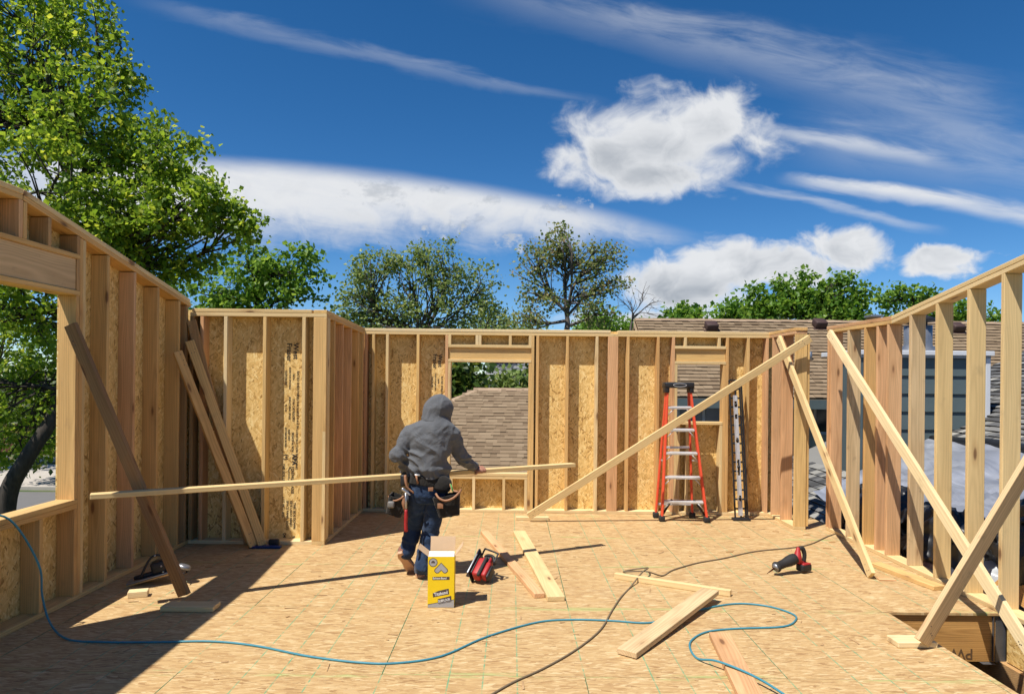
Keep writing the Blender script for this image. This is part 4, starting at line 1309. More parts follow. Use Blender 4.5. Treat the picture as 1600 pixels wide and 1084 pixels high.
tube('front_handle', [sv(0.10, 0.02, 0.03), sv(0.155, 0.03, 0.05), sv(0.162, 0.045, 0.05), sv(0.135, 0.165, 0.05), sv(0.12, 0.17, 0.045), sv(0.04, 0.165, 0.03)], 0.008, M_BLACK, saw, 8, 4)

# ------------------------------------------------------------------ reciprocating saw
rs_ = onfloor(1240, 893)
rec = empty('reciprocating_saw', rs_, 'red and black cordless reciprocating saw lying on open deck', 'saw')
RY = 6.42
def rp(x, y, dy=0.0): return at(x, y, RY + dy)
a, b = rp(1212, 886, -0.06), rp(1250, 868, 0.04)
ax_ = (b - a).normalized()
lathe('gear_housing', a, ax_, [(0, 0.026), (0.0, 0.047), (0.012, 0.050), (0.024, 0.047), (0.03, 0.037), (0.10, 0.040), (0.16, 0.050), (0.20, 0.052), (0.235, 0.046), (0.24, 0.0)], M_RUBBER, rec, 20)
lathe('boot_rim', a - ax_ * 0.006, ax_, [(0, 0.030), (0.0, 0.040), (0.012, 0.040), (0.014, 0.030)], M_GALV, rec, 20)
bd = (rp(1191, 901, -0.2) - a).normalized()
gb = Geo()
e1 = Vector((0.2, 0, 1)); e1 = (e1 - bd * e1.dot(bd)).normalized(); e2 = bd.cross(e1)
pts = [(0, 0.011), (0.06, 0.011), (0.15, 0.002), (0.15, -0.002), (0.06, -0.009), (0, -0.010)]
vs = [a + bd * l + e1 * h + e2 * s_ for s_ in (-0.0012, 0.0012) for l, h in pts]
gb.add(vs, [(5, 4, 3, 2, 1, 0), (6, 7, 8, 9, 10, 11)] + [(i, (i + 1) % 6, (i + 1) % 6 + 6, i + 6) for i in range(6)])
gb.obj('blade', plain('dark_red_blade', (0.10, 0.02, 0.018), 0.5, 0.4), rec)
def rsdf(P):
    A, B = np.array(rp(1246, 871, 0.03)), np.array(rp(1247, 857, 0.05))
    d = cone(P, A, B, 0.040, 0.018)
    d = smin(d, cone(P, rp(1246, 874, 0.03), rp(1256, 882, 0.05), 0.028, 0.022), 0.02)
    return d
blobobj('motor_housing', rsdf, rp(1246, 870) - Vector((0.13, 0.14, 0.15)), rp(1246, 870) + Vector((0.16, 0.17, 0.15)), 0.007, M_RED, rec)
tube('handle', [rp(1249, 856, 0.05), rp(1254, 857, 0.06), rp(1257, 866, 0.06), rp(1256, 877, 0.06)], [0.020, 0.022, 0.019, 0.018], M_RUBBER, rec, 10, 5)
MR = frame(rp(1256, 885.5, 0.05), rp(1266, 883, 0.09) - rp(1246, 886, 0.0), (0, 0, 1))
rbox('battery', (0, 0, 0.0), (0.125, 0.085, 0.062), M_BLACK, rec, MR, 0.012, 3)
rbox('battery_foot', (0, 0, 0.032), (0.105, 0.08, 0.022), M_RED, rec, MR, 0.008, 2)

# ------------------------------------------------------------------ dark trim saw lying in the shade by the left wall
hs = onfloor(250, 898)
js = empty('compound_saw', hs, 'black saw with bent handle lying in shade under left brace', 'saw')
HYY = 5.85
def hq(x, y, d=0.0): return at(x, y, HYY + d)
MH = frame(hq(240, 898, 0.1), hq(285, 885, 0.1) - hq(215, 905, 0.0), (0, 0, 1))
rbox('shoe', (0, 0, 0.0), (0.40, 0.16, 0.012), M_GALV, js, MH, 0.003)
rbox('wood_strip', (0.0, -0.075, -0.012), (0.42, 0.03, 0.012), M_FIR, js, MH, 0.002)
rbox('body', (0.06, 0.0, 0.06), (0.12, 0.11, 0.10), M_BLACK, js, MH, 0.02, 3)
rbox('arm_rest', (-0.07, 0.0, 0.02), (0.16, 0.05, 0.03), M_BLACK, js, MH, 0.008, 2)
tube('handle', [hq(219, 903, 0.02), hq(224, 892, 0.03), hq(232, 876, 0.05), hq(241, 868, 0.07), hq(252, 868, 0.1), hq(262, 878, 0.1)], 0.010, M_BLACK, js, 8, 5)
for x, y in ((242, 867.5), (252, 884), (255, 893)):
    lathe('bolt', hq(x, y, 0.035), (0, -1, 0.2), [(0, 0.008), (0.006, 0.008), (0.008, 0.004), (0.008, 0.0)], M_STEEL, js, 10)
lathe('blade_guard', hq(287, 888, 0.08), (0.3, 0.2, 1), [(0, 0.0), (0, 0.055), (0.025, 0.055), (0.035, 0.04), (0.035, 0)], M_GALV, js, 20)
tube('cable', [hq(280, 884, 0.1), hq(286, 884, 0.15), hq(292, 893, 0.1), hq(286, 896, 0.0)], 0.006, M_BLACK, js, 6, 5)

# ------------------------------------------------------------------ blue tool at the feet of the corner braces
bt = onfloor(416, 855)
ht = empty('hand_tool', bt, 'flat blue and black tool at feet of corner braces', 'tool')
MT2 = Matrix.Translation(bt + Vector((0, 0.0, 0.012))) @ Matrix.Rotation(0.03, 4, 'Z')
rbox('body', (0, -0.02, 0.0), (0.32, 0.07, 0.024), M_BLUE, ht, MT2, 0.010, 3)
rbox('grip', (0.07, 0.03, 0.035), (0.11, 0.05, 0.07), M_BLACK, ht, MT2, 0.016, 3)
rbox('blade', (-0.05, 0.035, 0.008), (0.2, 0.05, 0.006), M_STEEL, ht, MT2, 0.002, 1)

# ------------------------------------------------------------------ the worker, seen from behind
PY = 6.17
def wp(x, y, Y=PY): return np.array(at(x, y, Y))
PB = onfloor(655, 902)
man = empty('person', PB, 'worker in grey hooded sweatshirt and dark jeans carrying a long board', 'person')
neck, headc = wp(680, 662, 6.20), wp(686, 638.5, 6.24)
shL, shR = wp(637, 678, 6.17), wp(708, 680, 6.22)
elL, wrL = wp(622, 709, 6.10), wp(640, 737, 6.36)
elR, wrR = wp(719, 709, 6.30), wp(737, 731, 6.58)
pel = wp(668, 762, 6.18)
hpL, hpR = wp(654, 770, 6.17), wp(683, 770, 6.19)
knL, anL = wp(646, 824, 6.30), wp(636, 858, 6.25)
knR, anR = wp(673, 829, 6.22), wp(661, 882, 6.14)

# right hand closed on the carried board
bt_ = (BR - BL).normalized()
def on_board(x):
    s_ = (x - BL.x) / (BR.x - BL.x)
    return BL + (BR - BL) * s_
hR = on_board(-0.315); hL = on_board(-0.93)
def hand(side, h):
    """palm and five bent fingers over the near edge of the board"""
    h = np.array(h)
    b = np.array(bt_)
    back = np.array(Vector((0, 0, 1)).cross(bt_))          # towards the far edge of the board
    upv = np.array((0, 0, 1.0))
    near = h - back * 0.048
    prim = []
    palm0 = near - back * 0.03 + upv * 0.012
    prim.append((palm0 - b * 0.028, near + upv * 0.034 - b * 0.025, 0.021, 0.017))
    prim.append((palm0 + b * 0.028, near + upv * 0.034 + b * 0.025, 0.021, 0.017))
    prim.append((palm0, near + upv * 0.036, 0.022, 0.018))
    for k, (o_, l) in enumerate(((-0.033, 0.85), (-0.011, 1.0), (0.012, 0.97), (0.034, 0.8))):
        k0 = near + b * o_ + upv * 0.036
        k1 = k0 + back * 0.045 * l + upv * 0.008
        k2 = k1 + back * 0.026 * l - upv * 0.012
        k3 = k2 + back * 0.014 - upv * 0.024 * l
        prim += [(k0, k1, 0.0100, 0.0092), (k1, k2, 0.0092, 0.0086), (k2, k3, 0.0086, 0.0074)]
    t0 = palm0 - b * 0.036 * side
    t1 = t0 - upv * 0.026 + back * 0.022 - b * 0.012 * side
    t2 = t1 - upv * 0.006 + back * 0.035
    prim += [(palm0, t0, 0.02, 0.013), (t0, t1, 0.013, 0.011), (t1, t2, 0.011, 0.009)]
    return palm0, prim
pR, fR = hand(1, hR)
pL, fL = hand(-1, hL)
def body(P):
    d = loft(P, [(pel[2] - 0.10, pel[0], pel[1], 0.13, 0.09), (pel[2] + 0.05, pel[0], pel[1], 0.14, 0.10), (1.08, (pel[0] + neck[0]) / 2, 6.18, 0.145, 0.095), (1.30, neck[0], 6.19, 0.155, 0.095), (1.36, neck[0], 6.19, 0.09, 0.07)])
    d = smin(d, cone(P, neck - np.array([0, 0, 0.06]), headc, 0.065, 0.055), 0.05)
    d = smin(d, ell(P, headc, (0.078, 0.098, 0.112)), 0.02)
    nose = headc + np.array([0.02, 0.105, -0.015])
    d = smin(d, cone(P, nose + np.array([0, -0.01, 0.03]), nose, 0.010, 0.015), 0.012)
    for s_ in (-1, 1):
        d = smin(d, ell(P, headc + np.array([s_ * 0.078, -0.005, -0.01]), (0.012, 0.022, 0.034)), 0.008)
    for a, b, c, pp in ((shL, elL, wrL, pL), (shR, elR, wrR, pR)):
        d = smin(d, cone(P, a, b, 0.050, 0.040), 0.03)
        d = smin(d, cone(P, b, c, 0.040, 0.028), 0.02)
        d = smin(d, cone(P, c, pp, 0.027, 0.024), 0.02)
    for a, b, c in ((hpL, knL, anL), (hpR, knR, anR)):
        d = smin(d, cone(P, a, b, 0.075, 0.05), 0.03)
        d = smin(d, cone(P, b, c, 0.05, 0.035), 0.02)
    for q in fR + fL:
        d = smin(d, cone(P, q[0], q[1], q[2], q[3]), 0.006)
    return d
blobobj('body', body, (-1.25, 5.95, 0.02), (-0.15, 6.80, 1.70), 0.0085, M_SKIN, man)

def folds(P, amp, sc, seed):
    """creases: sharp ridges of warped noise"""
    w = np.stack([vnoise(P * 5.0, seed + 1), vnoise(P * 5.0, seed + 2), vnoise(P * 5.0, seed + 3)], -1) * 0.35
    n = vnoise(P * np.array(sc) + w * 3.0, seed)
    return (1 - np.abs(n) * 2.0) * amp
def rot(P, c, ang):
    q = P - c
    ca, sa = math.cos(ang), math.sin(ang)
    x, z = q[:, 0] * ca - q[:, 2] * sa, q[:, 0] * sa + q[:, 2] * ca
    return np.stack([x, q[:, 1], z], -1)
zh = float(wp(668, 741)[2])
def hoodie(P):
    cx = lambda y: wp(y[0], y[1])[0]
    d = loft(P, [(zh - 0.005, pel[0] + 0.0, 6.18, 0.160, 0.122), (zh + 0.05, pel[0] + 0.0, 6.178, 0.178, 0.138), (zh + 0.16, pel[0] + 0.005, 6.17, 0.172, 0.138), (zh + 0.30, pel[0] + 0.015, 6.17, 0.182, 0.138), (zh + 0.38, pel[0] + 0.025, 6.18, 0.196, 0.132), (zh + 0.44, pel[0] + 0.04, 6.19, 0.178, 0.118), (zh + 0.48, pel[0] + 0.06, 6.20, 0.12, 0.105), (zh + 0.52, pel[0] + 0.07, 6.21, 0.075, 0.09)])
    sl, sr = shL + np.array([0.02, 0, 0.0]), shR + np.array([-0.02, 0, 0.0])
    d = smin(d, cone(P, neck - np.array([0, 0, 0.03]), sl, 0.075, 0.066), 0.06)
    d = smin(d, cone(P, neck - np.array([0, 0, 0.03]), sr, 0.075, 0.066), 0.06)
    for a, b, c in ((shL, elL, wrL), (shR, elR, wrR)):
        c2 = c + (c - b) * 0.02
        d = smin(d, cone(P, a, b, 0.066, 0.056), 0.022)
        d = smin(d, cone(P, b, c2, 0.056, 0.038), 0.018)
    diag = rot(P, pel, 0.75)
    lowz = np.clip((zh + 0.34 - P[:, 2]) / 0.3, 0, 1)
    f = folds(diag, 0.022, (4, 4, 17), 11) * (0.3 + lowz) + folds(rot(P, pel, -0.6), 0.007, (7, 7, 18), 23)
    hem = np.exp(-((P[:, 2] - (zh + 0.06)) / 0.02) ** 2) * 0.008
    return d - f - hem
blobobj('hoodie', hoodie, (-1.25, 5.93, zh - 0.03), (-0.22, 6.72, 1.50), 0.0075, M_HOOD, man)
def hood(P):
    c = headc + np.array([-0.004, 0.0, 0.012])
    d = ell(P, c, (0.111, 0.128, 0.120))
    tip = headc + np.array([0.055, 0.05, -0.10])
    d = smin(d, cone(P, c + np.array([0.04, 0.03, -0.02]), tip, 0.088, 0.046), 0.05)
    d = smin(d, cone(P, c + np.array([-0.05, -0.03, -0.03]), neck + np.array([-0.03, -0.02, 0.025]), 0.085, 0.085), 0.04)
    # collar roll where the hood meets the back
    dz = P[:, 2] - (neck[2] + 0.022 - (P[:, 0] - neck[0]) * 0.22)
    r = np.sqrt(((P[:, 0] - neck[0]) / 1.12) ** 2 + (P[:, 1] - neck[1]) ** 2) - 0.088
    d = smin(d, np.sqrt(r * r + dz * dz) - 0.020, 0.012)
    # face opening, turned away to the right
    fo = ell(P, headc + np.array([0.06, 0.15, -0.01]), (0.085, 0.12, 0.105))
    seam = np.exp(-(((P[:, 0] - c[0]) - 0.035 - (P[:, 2] - c[2]) * 0.15) / 0.008) ** 2) * 0.004
    q = rot(P, headc, -0.7)
    d = d - folds(q, 0.005, (9, 9, 20), 41) - seam
    return np.maximum(d, -fo)
blobobj('hood', hood, headc - 0.26, headc + 0.26, 0.0085, M_HOOD, man)

def jeans(P):
    d = loft(P, [(hpL[2] - 0.08, pel[0], 6.185, 0.135, 0.105), (pel[2] - 0.06, pel[0], 6.18, 0.158, 0.125), (pel[2] + 0.03, pel[0], 6.18, 0.160, 0.125), (pel[2] + 0.13, pel[0], 6.18, 0.155, 0.118)])
    cfL = anL + (anL - knL) * 0.10
    cfR = anR + (anR - knR) * 0.10
    for a, b, c, k in ((hpL, knL, cfL, 0), (hpR, knR, cfR, 1)):
        d = smin(d, cone(P, a + np.array([0, 0, 0.0]), b, 0.092, 0.074), 0.012)
        d = smin(d, cone(P, b, c, 0.074, 0.066), 0.012)
        d = np.maximum(d, -(np.linalg.norm(P - c - (c - b) * 0.42, axis=-1) - 0.10)) if False else d
    lz = np.clip((0.62 - P[:, 2]) / 0.4, 0.25, 1)
    f = folds(rot(P, pel, 0.35), 0.010, (6, 6, 20), 71) * lz + folds(rot(P, pel, -0.5), 0.005, (8, 8, 15), 77)
    return d - f
blobobj('jeans', jeans, (-1.15, 5.98, 0.05), (-0.48, 6.50, pel[2] + 0.16), 0.0095, M_DENIM, man)
# shoes
def shoe(name, heel, toe, up, mat_s=M_SHOE):
    heel, toe, up = np.array(heel), np.array(toe), np.array(up)
    f = toe - heel; L_ = np.linalg.norm(f); f /= L_
    up = up - f * (up @ f); up /= np.linalg.norm(up)
    sd = np.cross(f, up)
    root = np.array([sd, f, up])
    def fn(P, grow=0.0):
        q = (P - heel) @ root.T
        y = q[:, 1]
        wv = np.interp(y, [-0.01, 0.04, 0.12, 0.20, 0.26, L_ + 0.01], [0.028, 0.036, 0.037, 0.047, 0.042, 0.016])
        hv = np.interp(y, [-0.01, 0.03, 0.09, 0.15, 0.22, L_ + 0.01], [0.085, 0.105, 0.095, 0.065, 0.05, 0.03])
        d = np.sqrt((q[:, 0] / wv) ** 2 + ((q[:, 2] - 0.028) / np.maximum(hv - 0.02, 0.01)) ** 2) - 1
        d = d * 0.034
        return np.maximum(np.maximum(d, 0.026 - q[:, 2]), np.maximum(-0.02 - y, y - L_ - 0.015))
    def sole(P):
        q = (P - heel) @ root.T
        y = q[:, 1]
        wv = np.interp(y, [-0.02, 0.03, 0.12, 0.20, 0.26, L_ + 0.015], [0.020, 0.040, 0.037, 0.050, 0.046, 0.012])
        d = np.abs(q[:, 0]) - wv
        return np.maximum(np.maximum(d, np.abs(q[:, 2] - 0.014) - 0.015), np.maximum(-0.022 - y, y - L_ - 0.016)) 
    lo_ = np.minimum(heel, toe) - 0.13; hi_ = np.maximum(heel, toe) + 0.13
    s_ = blobobj(name, fn, lo_, hi_, 0.006, mat_s, man)
    blobobj('sole', sole, lo_, hi_, 0.005, M_SOLE, s_)
hr = onfloor(655, 903); shoe('shoe', hr + Vector((0.0, 0.02, 0.0)), hr + Vector((-0.01, 0.29, 0.0)), (0, 0, 1))
tl_ = onfloor(640, 896)
tl2 = Vector((tl_.x + 0.01, tl_.y + 0.05, 0.012))
hl = tl2 + (Vector((-0.07, -0.15, 0.17))).normalized() * 0.26
shoe('shoe', hl, tl2, (0.0, 0.75, 0.66))

# tool belt worn over the jeans
zb = float(wp(668, 749)[2])
def beltf(P):
    q = np.sqrt(((P[:, 0] - pel[0]) / 0.172) ** 2 + ((P[:, 1] - 6.18) / 0.138) ** 2)
    d = np.abs((q - 1) * 0.138) - 0.006
    return np.maximum(d, np.abs(P[:, 2] - zb - (P[:, 0] - pel[0]) * -0.10) - 0.040)
tb = blobobj('tool_belt', beltf, (pel[0] - 0.24, 5.98, zb - 0.08), (pel[0] + 0.24, 6.38, zb + 0.08), 0.006, M_CANVAS, man)
def pouch(c, sx, sz, ty, ang, lean):
    """open-topped bag hanging on the hip"""
    c = np.array(c)
    def fn(P):
        q = rot(P, c, ang)
        zz = (q[:, 2] + sz) / (2 * sz)
        w = sx * (0.78 + 0.26 * np.clip(zz, 0, 1))
        t = ty * (0.75 + 0.4 * np.clip(zz, 0, 1))
        d = np.sqrt(np.maximum(np.abs(q[:, 0]) - w + 0.03, 0) ** 2 + np.maximum(np.abs(q[:, 1]) - t + 0.03, 0) ** 2) - 0.03
        d = np.maximum(d, np.abs(q[:, 2]) - sz)
        inner = np.maximum(np.maximum(np.abs(q[:, 0]) - w + 0.012, np.abs(q[:, 1]) - t + 0.012), 0.03 - zz * 2 * sz)
        return np.maximum(d, -inner) - folds(P, 0.003, (9, 9, 9), 5)
    return fn, c
fn, c = pouch(wp(700, 789, 6.06), 0.112, 0.095, 0.075, -0.17, 0)
pr = blobobj('pouch', fn, c - 0.19, c + 0.19, 0.007, M_CANVAS, man)
rim = [at(681, 771, 6.0), at(686, 778, 5.97), at(696, 782, 5.96), at(708, 778, 5.96), at(717, 770, 5.99), at(720, 765, 6.06)]
tube('leather_rim', rim, 0.010, M_LEATHER, pr, 8, 5)
rbox('leather_patch', at(688, 790, 5.975), (0.05, 0.006, 0.045), M_LEATHER, pr, bev=0.002)
tube('strap', [at(703, 756, 6.06), at(708, 766, 6.02), at(716, 768, 6.0)], 0.010, M_LEATHER, pr, 6, 4)
tube('pen', [at(704, 756, 6.03), at(708, 768, 6.0)], 0.005, plain('green_pen', (0.02, 0.30, 0.05), 0.5), pr, 6)
pc = wp(691, 757, 6.085)
blobobj('waist_pad', lambda P: ell(P, pc, (0.085, 0.05, 0.075)) - folds(P, 0.004, (10, 10, 14), 9), pc - 0.13, pc + 0.13, 0.007, M_CANVAS, pr)
fn, c = pouch(wp(620, 789, 6.12), 0.085, 0.085, 0.085, 0.32, 0)
pl_ = blobobj('pouch', fn, c - 0.18, c + 0.18, 0.007, M_CANVAS, man)
tube('strap', [at(633, 742, 6.03), at(634, 752, 6.02), at(637, 762, 6.02), at(647, 770, 6.03)], [0.012, 0.013, 0.010, 0.008], M_LEATHER, pl_, 8, 4)
tube('strap', [at(650, 742, 6.03), at(653, 755, 6.03)], 0.009, M_LEATHER, pl_, 8)
tube('leather_rim', [at(607, 775, 6.08), at(616, 782, 6.03), at(627, 778, 6.02), at(634, 772, 6.03)], 0.008, M_LEATHER, pl_, 8, 4)
tube('leather_flap', [at(631, 774, 6.04), at(632, 786, 6.035), at(634, 797, 6.04)], [0.020, 0.026, 0.018], M_LEATHER, pl_, 8, 3)
rbox('tape_measure', at(611, 788, 6.02), (0.062, 0.04, 0.06), plain('worn_grey_plastic', (0.16, 0.15, 0.14), 0.55, var=0.3), pl_, bev=0.016, segs=3)
rbox('belt_clip', at(630, 750, 6.06), (0.045, 0.05, 0.10), M_BLACK, pl_, bev=0.012, segs=2)
rbox('buckle', at(652, 742, 6.035), (0.05, 0.012, 0.014), M_STEEL, tb, bev=0.004)
rbox('jeans_patch', at(673, 764, 6.045), (0.045, 0.006, 0.035), M_LEATHER, tb, bev=0.002)
hm = empty('hammer', at(634, 831, 6.0), 'claw hammer with red grip hanging from left side of tool belt', 'hammer')
tube('handle', [at(634, 768, 6.0), at(634.5, 797, 6.0)], 0.010, M_STEEL, hm, 8)
tube('grip', [at(634.5, 796, 6.0), at(634.5, 806, 6.0), at(634, 818, 6.0), at(634.5, 830, 6.0)], [0.013, 0.017, 0.016, 0.017], M_RED, hm, 10, 3)
tube('head', [at(628, 763, 6.0), at(632, 766, 6.0), at(636, 769, 6.0), at(641, 773, 5.99)], [0.016, 0.016, 0.012, 0.006], M_STEEL, hm, 10, 3)

# ------------------------------------------------------------------ shingled roofs
def courses(O, u, v, W_, L_, inside, expo=0.143, seed=1, wmin=0.13, wmax=0.36):
    """frames of overlapping shingles over a roof plane: O corner at the eave, u along it, v up the slope"""
    rs = random.Random(seed)
    u, v = Vector(u).normalized(), Vector(v).normalized()
    n = u.cross(v).normalized()
    if n.z < 0:
        n = -n
    k, out = 0, []
    while k * expo < L_:
        s = -rs.uniform(0, 0.3)
        while s < W_:
            w = rs.choice((0.12, 0.15, 0.18, 0.22)) if wmin < 0.2 else rs.uniform(wmin, wmax)
            a, b = max(0, s), min(W_, s + w)
            if b - a > 0.03 and inside((a + b) / 2, k * expo + expo / 2):
                tilt = (v * 0.998 + n * 0.0).normalized()
                lift = 0.012
                c = Vector(O) + u * ((a + b) / 2) + v * (k * expo + expo * 0.62) + n * lift
                M = Matrix((u, (v - n * 0.13).normalized(), n)).transposed().to_4x4()
                M.translation = c
                out.append((M, b - a - 0.003, expo * 1.22, rs.choice((0.008, 0.02, 0.022))))
            s += w
        k += 1
    return out
def butt(me):
    """the cut lower edge of a shingle shows its black asphalt core"""
    me.materials.append(M_CORE)
    mi = np.zeros(len(me.polygons), dtype=np.int32)
    mi[2::6] = 1
    me.polygons.foreach_set('material_index', mi)
def shingle_stuff(name, fr, mat, parent, origin=None):
    g = Geo()
    for M, w, l, t in fr:
        g.obox(M, w, l, t)
    o = g.obj(name, mat, parent, origin)
    butt(o.data)
    o['kind'] = 'stuff'
    return o

# ---- hipped roof of the neighbour's wing, seen through the larger window
YR, ZR = 15.4, at(790, 608, 15.4).z
XRD0 = at(748, 607, YR).x
sl = 0.42
ye = 11.2; ze = ZR - sl * (YR - ye)
hA = empty('hip_roofed_house', (0.5, YR, -2.9), 'hip roofed neighbour wing seen through the larger far window', 'house')
x_l = XRD0 - (YR - ye); x_r = 2.1
g = Geo(); g.box((x_l + 0.4, ye + 0.4, -2.9), (x_r, 2 * YR - ye - 0.4, ze - 0.05)); g.obj('wall', M_BEIGE, hA)
g = Geo()
E1, E2, E3, E4 = Vector((x_l, ye, ze)), Vector((x_r, ye, ze)), Vector((x_r, 2 * YR - ye, ze)), Vector((x_l, 2 * YR - ye, ze))
R1, R2 = Vector((XRD0, YR, ZR)), Vector((x_r, YR, ZR))
g.add([E1, E2, R2, R1], [(0, 1, 2, 3)]); g.add([E3, E4, R1, R2], [(0, 1, 2, 3)]); g.add([E4, E1, R1], [(0, 1, 2)]); g.add([E2, E3, R2], [(0, 1, 2)])
dn = Vector((0, 0, -0.12))
g.add([E1 + dn, E2 + dn, E3 + dn, E4 + dn], [(3, 2, 1, 0)])
for a, b in ((E1, E2), (E2, E3), (E3, E4), (E4, E1)):
    g.quad(a + dn, b + dn, b, a)
rA = g.obj('roof', M_SHB, hA)
vs_ = (R1 - Vector((R1.x, ye, ze))).normalized()
Ls = (Vector((0, YR, ZR)) - Vector((0, ye, ze))).length
fr = courses(E1, (1, 0, 0), vs_, x_r - x_l, Ls - 0.05, lambda s, l: s > l / Ls * (YR - ye) + 0.02, seed=3)
# the sheets of shingle the window shows are pieces of their own
vis, rest = [], []
for f in fr:
    p = f[0].translation
    qx, qy = 800 + 1080 * p.x / p.y, 592 - 1080 * (p.z - EYE) / p.y
    (vis if 705 < qx < 828 and 605 < qy < 745 else rest).append(f)
vis.sort(key=lambda f: f[0].translation.y)
rest += vis[300:]
_sm = {}
for M, w, l, t in vis[:300]:
    k = (round(w, 2), t)
    if k not in _sm:
        gs_ = Geo(); gs_.obox(Matrix.Identity(4), k[0], l, t)
        _sm[k] = newmesh('shingle', [tuple(q) for q in gs_.v], gs_.f, M_SHB); butt(_sm[k])
    link(bpy.data.objects.new('shingle', _sm[k]), M, rA)
shingle_stuff('shingle_courses', rest, M_SHB, rA)
def ridge_caps(name, a, b, par, w=0.3):
    a, b = Vector(a), Vector(b)
    n = max(2, int((b - a).length / 0.2))
    g = Geo()
    d = (b - a).normalized()
    side = d.cross(Vector((0, 0, 1))).normalized()
    for i in range(n):
        p = a.lerp(b, i / n); q = a.lerp(b, (i + 1.15) / n)
        lf = Vector((0, 0, 0.018 + 0.006 * (i % 2)))
        for s_ in (-1, 1):
            o_ = side * (s_ * w / 2) - Vector((0, 0, w / 2 * 0.42))
            M = frame((p + q) / 2 + lf + o_ / 2, d, Vector((0, 0, 1)) + side * s_ * 0.4)
            g.obox(M, (q - p).length, w / 2, 0.012)
    o = g.obj(name, M_RIDGE, par); o['kind'] = 'stuff'
    return o
ridge_caps('ridge_caps', R1, R2, rA); ridge_caps('hip_caps', R1, E1, rA)

# ---- longer gabled house behind the right half of the far wall
hB = empty('gabled_house', (8, 16.3, -2.9), 'long brown shingled gable house behind the right side', 'house')
YR, YE2 = 16.3, 13.4
ZR = at(1300, 504, YR).z + 0.02; ZE = at(1095, 621, YE2).z
xg0, xg1 = at(992, 507, YR).x, 16.5
g = Geo(); g.box((xg0 + 0.35, YE2 + 0.45, -2.9), (xg1 - 0.3, 2 * YR - YE2 - 0.45, ZE - 0.03))
wB = g.obj('wall', M_BEIGE, hB)
g = Geo()
for k in range(26):                                                 # lap siding on the near face
    z = ZE - 0.25 - k * 0.13
    M = frame(((xg0 + xg1) / 2, YE2 + 0.44, z), (1, 0, 0), (0, -1, 0.10))
    g.obox(M, xg1 - xg0 - 0.7, 0.135, 0.012)
o = g.obj('siding_board', M_BEIGE, wB); o['kind'] = 'stuff'
dn = Vector((0, 0, -0.15))
A, B_ = Vector((xg0, YE2, ZE)), Vector((xg1, YE2, ZE)); C, D = Vector((xg1, YR, ZR)), Vector((xg0, YR, ZR))
A2, B2 = Vector((xg0, 2 * YR - YE2, ZE)), Vector((xg1, 2 * YR - YE2, ZE))
g = Geo(); g.add([A, B_, C, D], [(0, 1, 2, 3)]); g.add([B2, A2, D, C], [(0, 1, 2, 3)])
g.add([A + dn, B_ + dn, C + dn, D + dn], [(3, 2, 1, 0)]); g.add([B2 + dn, A2 + dn, D + dn, C + dn], [(3, 2, 1, 0)])
for a, b in ((A, B_), (D, A), (A2, D), (B_, C), (C, B2)):
    g.quad(a + dn, b + dn, b, a)
rB = g.obj('roof', M_SHB, hB)
g = Geo(); g.box((xg0, YE2 - 0.05, ZE - 0.2), (xg1, YE2 + 0.0, ZE - 0.02)); g.obj('gutter', M_SLATE, hB)
g = Geo(); g.add([A + Vector((-0.03, -.02, 0.03)), D + Vector((-0.03, 0, 0.03)), D + Vector((-0.03, 0, -0.14)), A + Vector((-0.03, -.02, -0.14))], [(0, 1, 2, 3)])
g.add([A + Vector((0.0, -.02, 0.03)), D + Vector((0.0, 0, 0.03)), D + Vector((0.0, 0, -0.14)), A + Vector((0.0, -.02, -0.14))], [(3, 2, 1, 0)])
g.obj('rake_board', M_CARD, rB)
Ls2 = (D - A).length
fr = courses(A, (1, 0, 0), (D - A), xg1 - xg0, Ls2 - 0.05, lambda s, l: True, seed=5)
shingle_stuff('shingle_courses', fr, M_SHB, rB)
ridge_caps('ridge_caps', D, C, rB, 0.24)
vB = (D - A).normalized()
def roofpt(x, y):
    """point of this roof seen at a pixel"""
    a, b = unroll(x, y)
    m_ = (ZR - ZE) / (YR - YE2)
    # Z = ZE + m (Y-YE2) ; Z = EYE - b Y / F
    Y = (EYE - ZE + m_ * YE2) / (m_ + b / FPX)
    return Vector((a * Y / FPX, Y, EYE - b * Y / FPX))
for x, y in ((1111, 516), (1280, 512), (1494, 518)):
    p = roofpt(x, y)
    MV = frame(p + Vector((0, -0.03, 0.10)), (1, 0, 0), (0, -0.5, 1))
    rbox('roof_vent', (0, 0, 0), (0.27, 0.28, 0.17), M_VENT, rB, MV, 0.03, 2)
    rbox('vent_flange', (0, 0, -0.09), (0.36, 0.36, 0.02), M_VENT, rB, MV, 0.005, 1)
p = roofpt(1265, 564); lathe('vent_pipe', p, (0, 0, 1), [(0, 0.05), (0.2, 0.05), (0.2, 0.0)], M_GALV, rB, 12)
# windows under the eave
for xc_, w_w in ((1099, 1.05), (1310, 1.0)):
    c = at(xc_, 650, YE2 + 0.42)
    wn = rbox('window', c, (w_w, 0.05, 0.75), M_WPAINT, hB, bev=0.006, segs=1)
    for s_ in (-1, 1):
        rbox('pane', c + Vector((s_ * w_w * 0.24, -0.03, 0)), (w_w * 0.42, 0.012, 0.62), M_GLASS, wn, bev=0.001, segs=1)
# a brick chimney top behind the ridge
ck = at(1365, 500, 17.4)
chn = rbox('chimney', ck + Vector((0, 0, -0.6)), (0.22, 0.3, 1.35), M_OLD, rB, bev=0.01, segs=1)
rbox('chimney_cap', ck + Vector((0, 0, 0.09)), (0.3, 0.38, 0.06), M_GALV, chn, bev=0.01, segs=1)

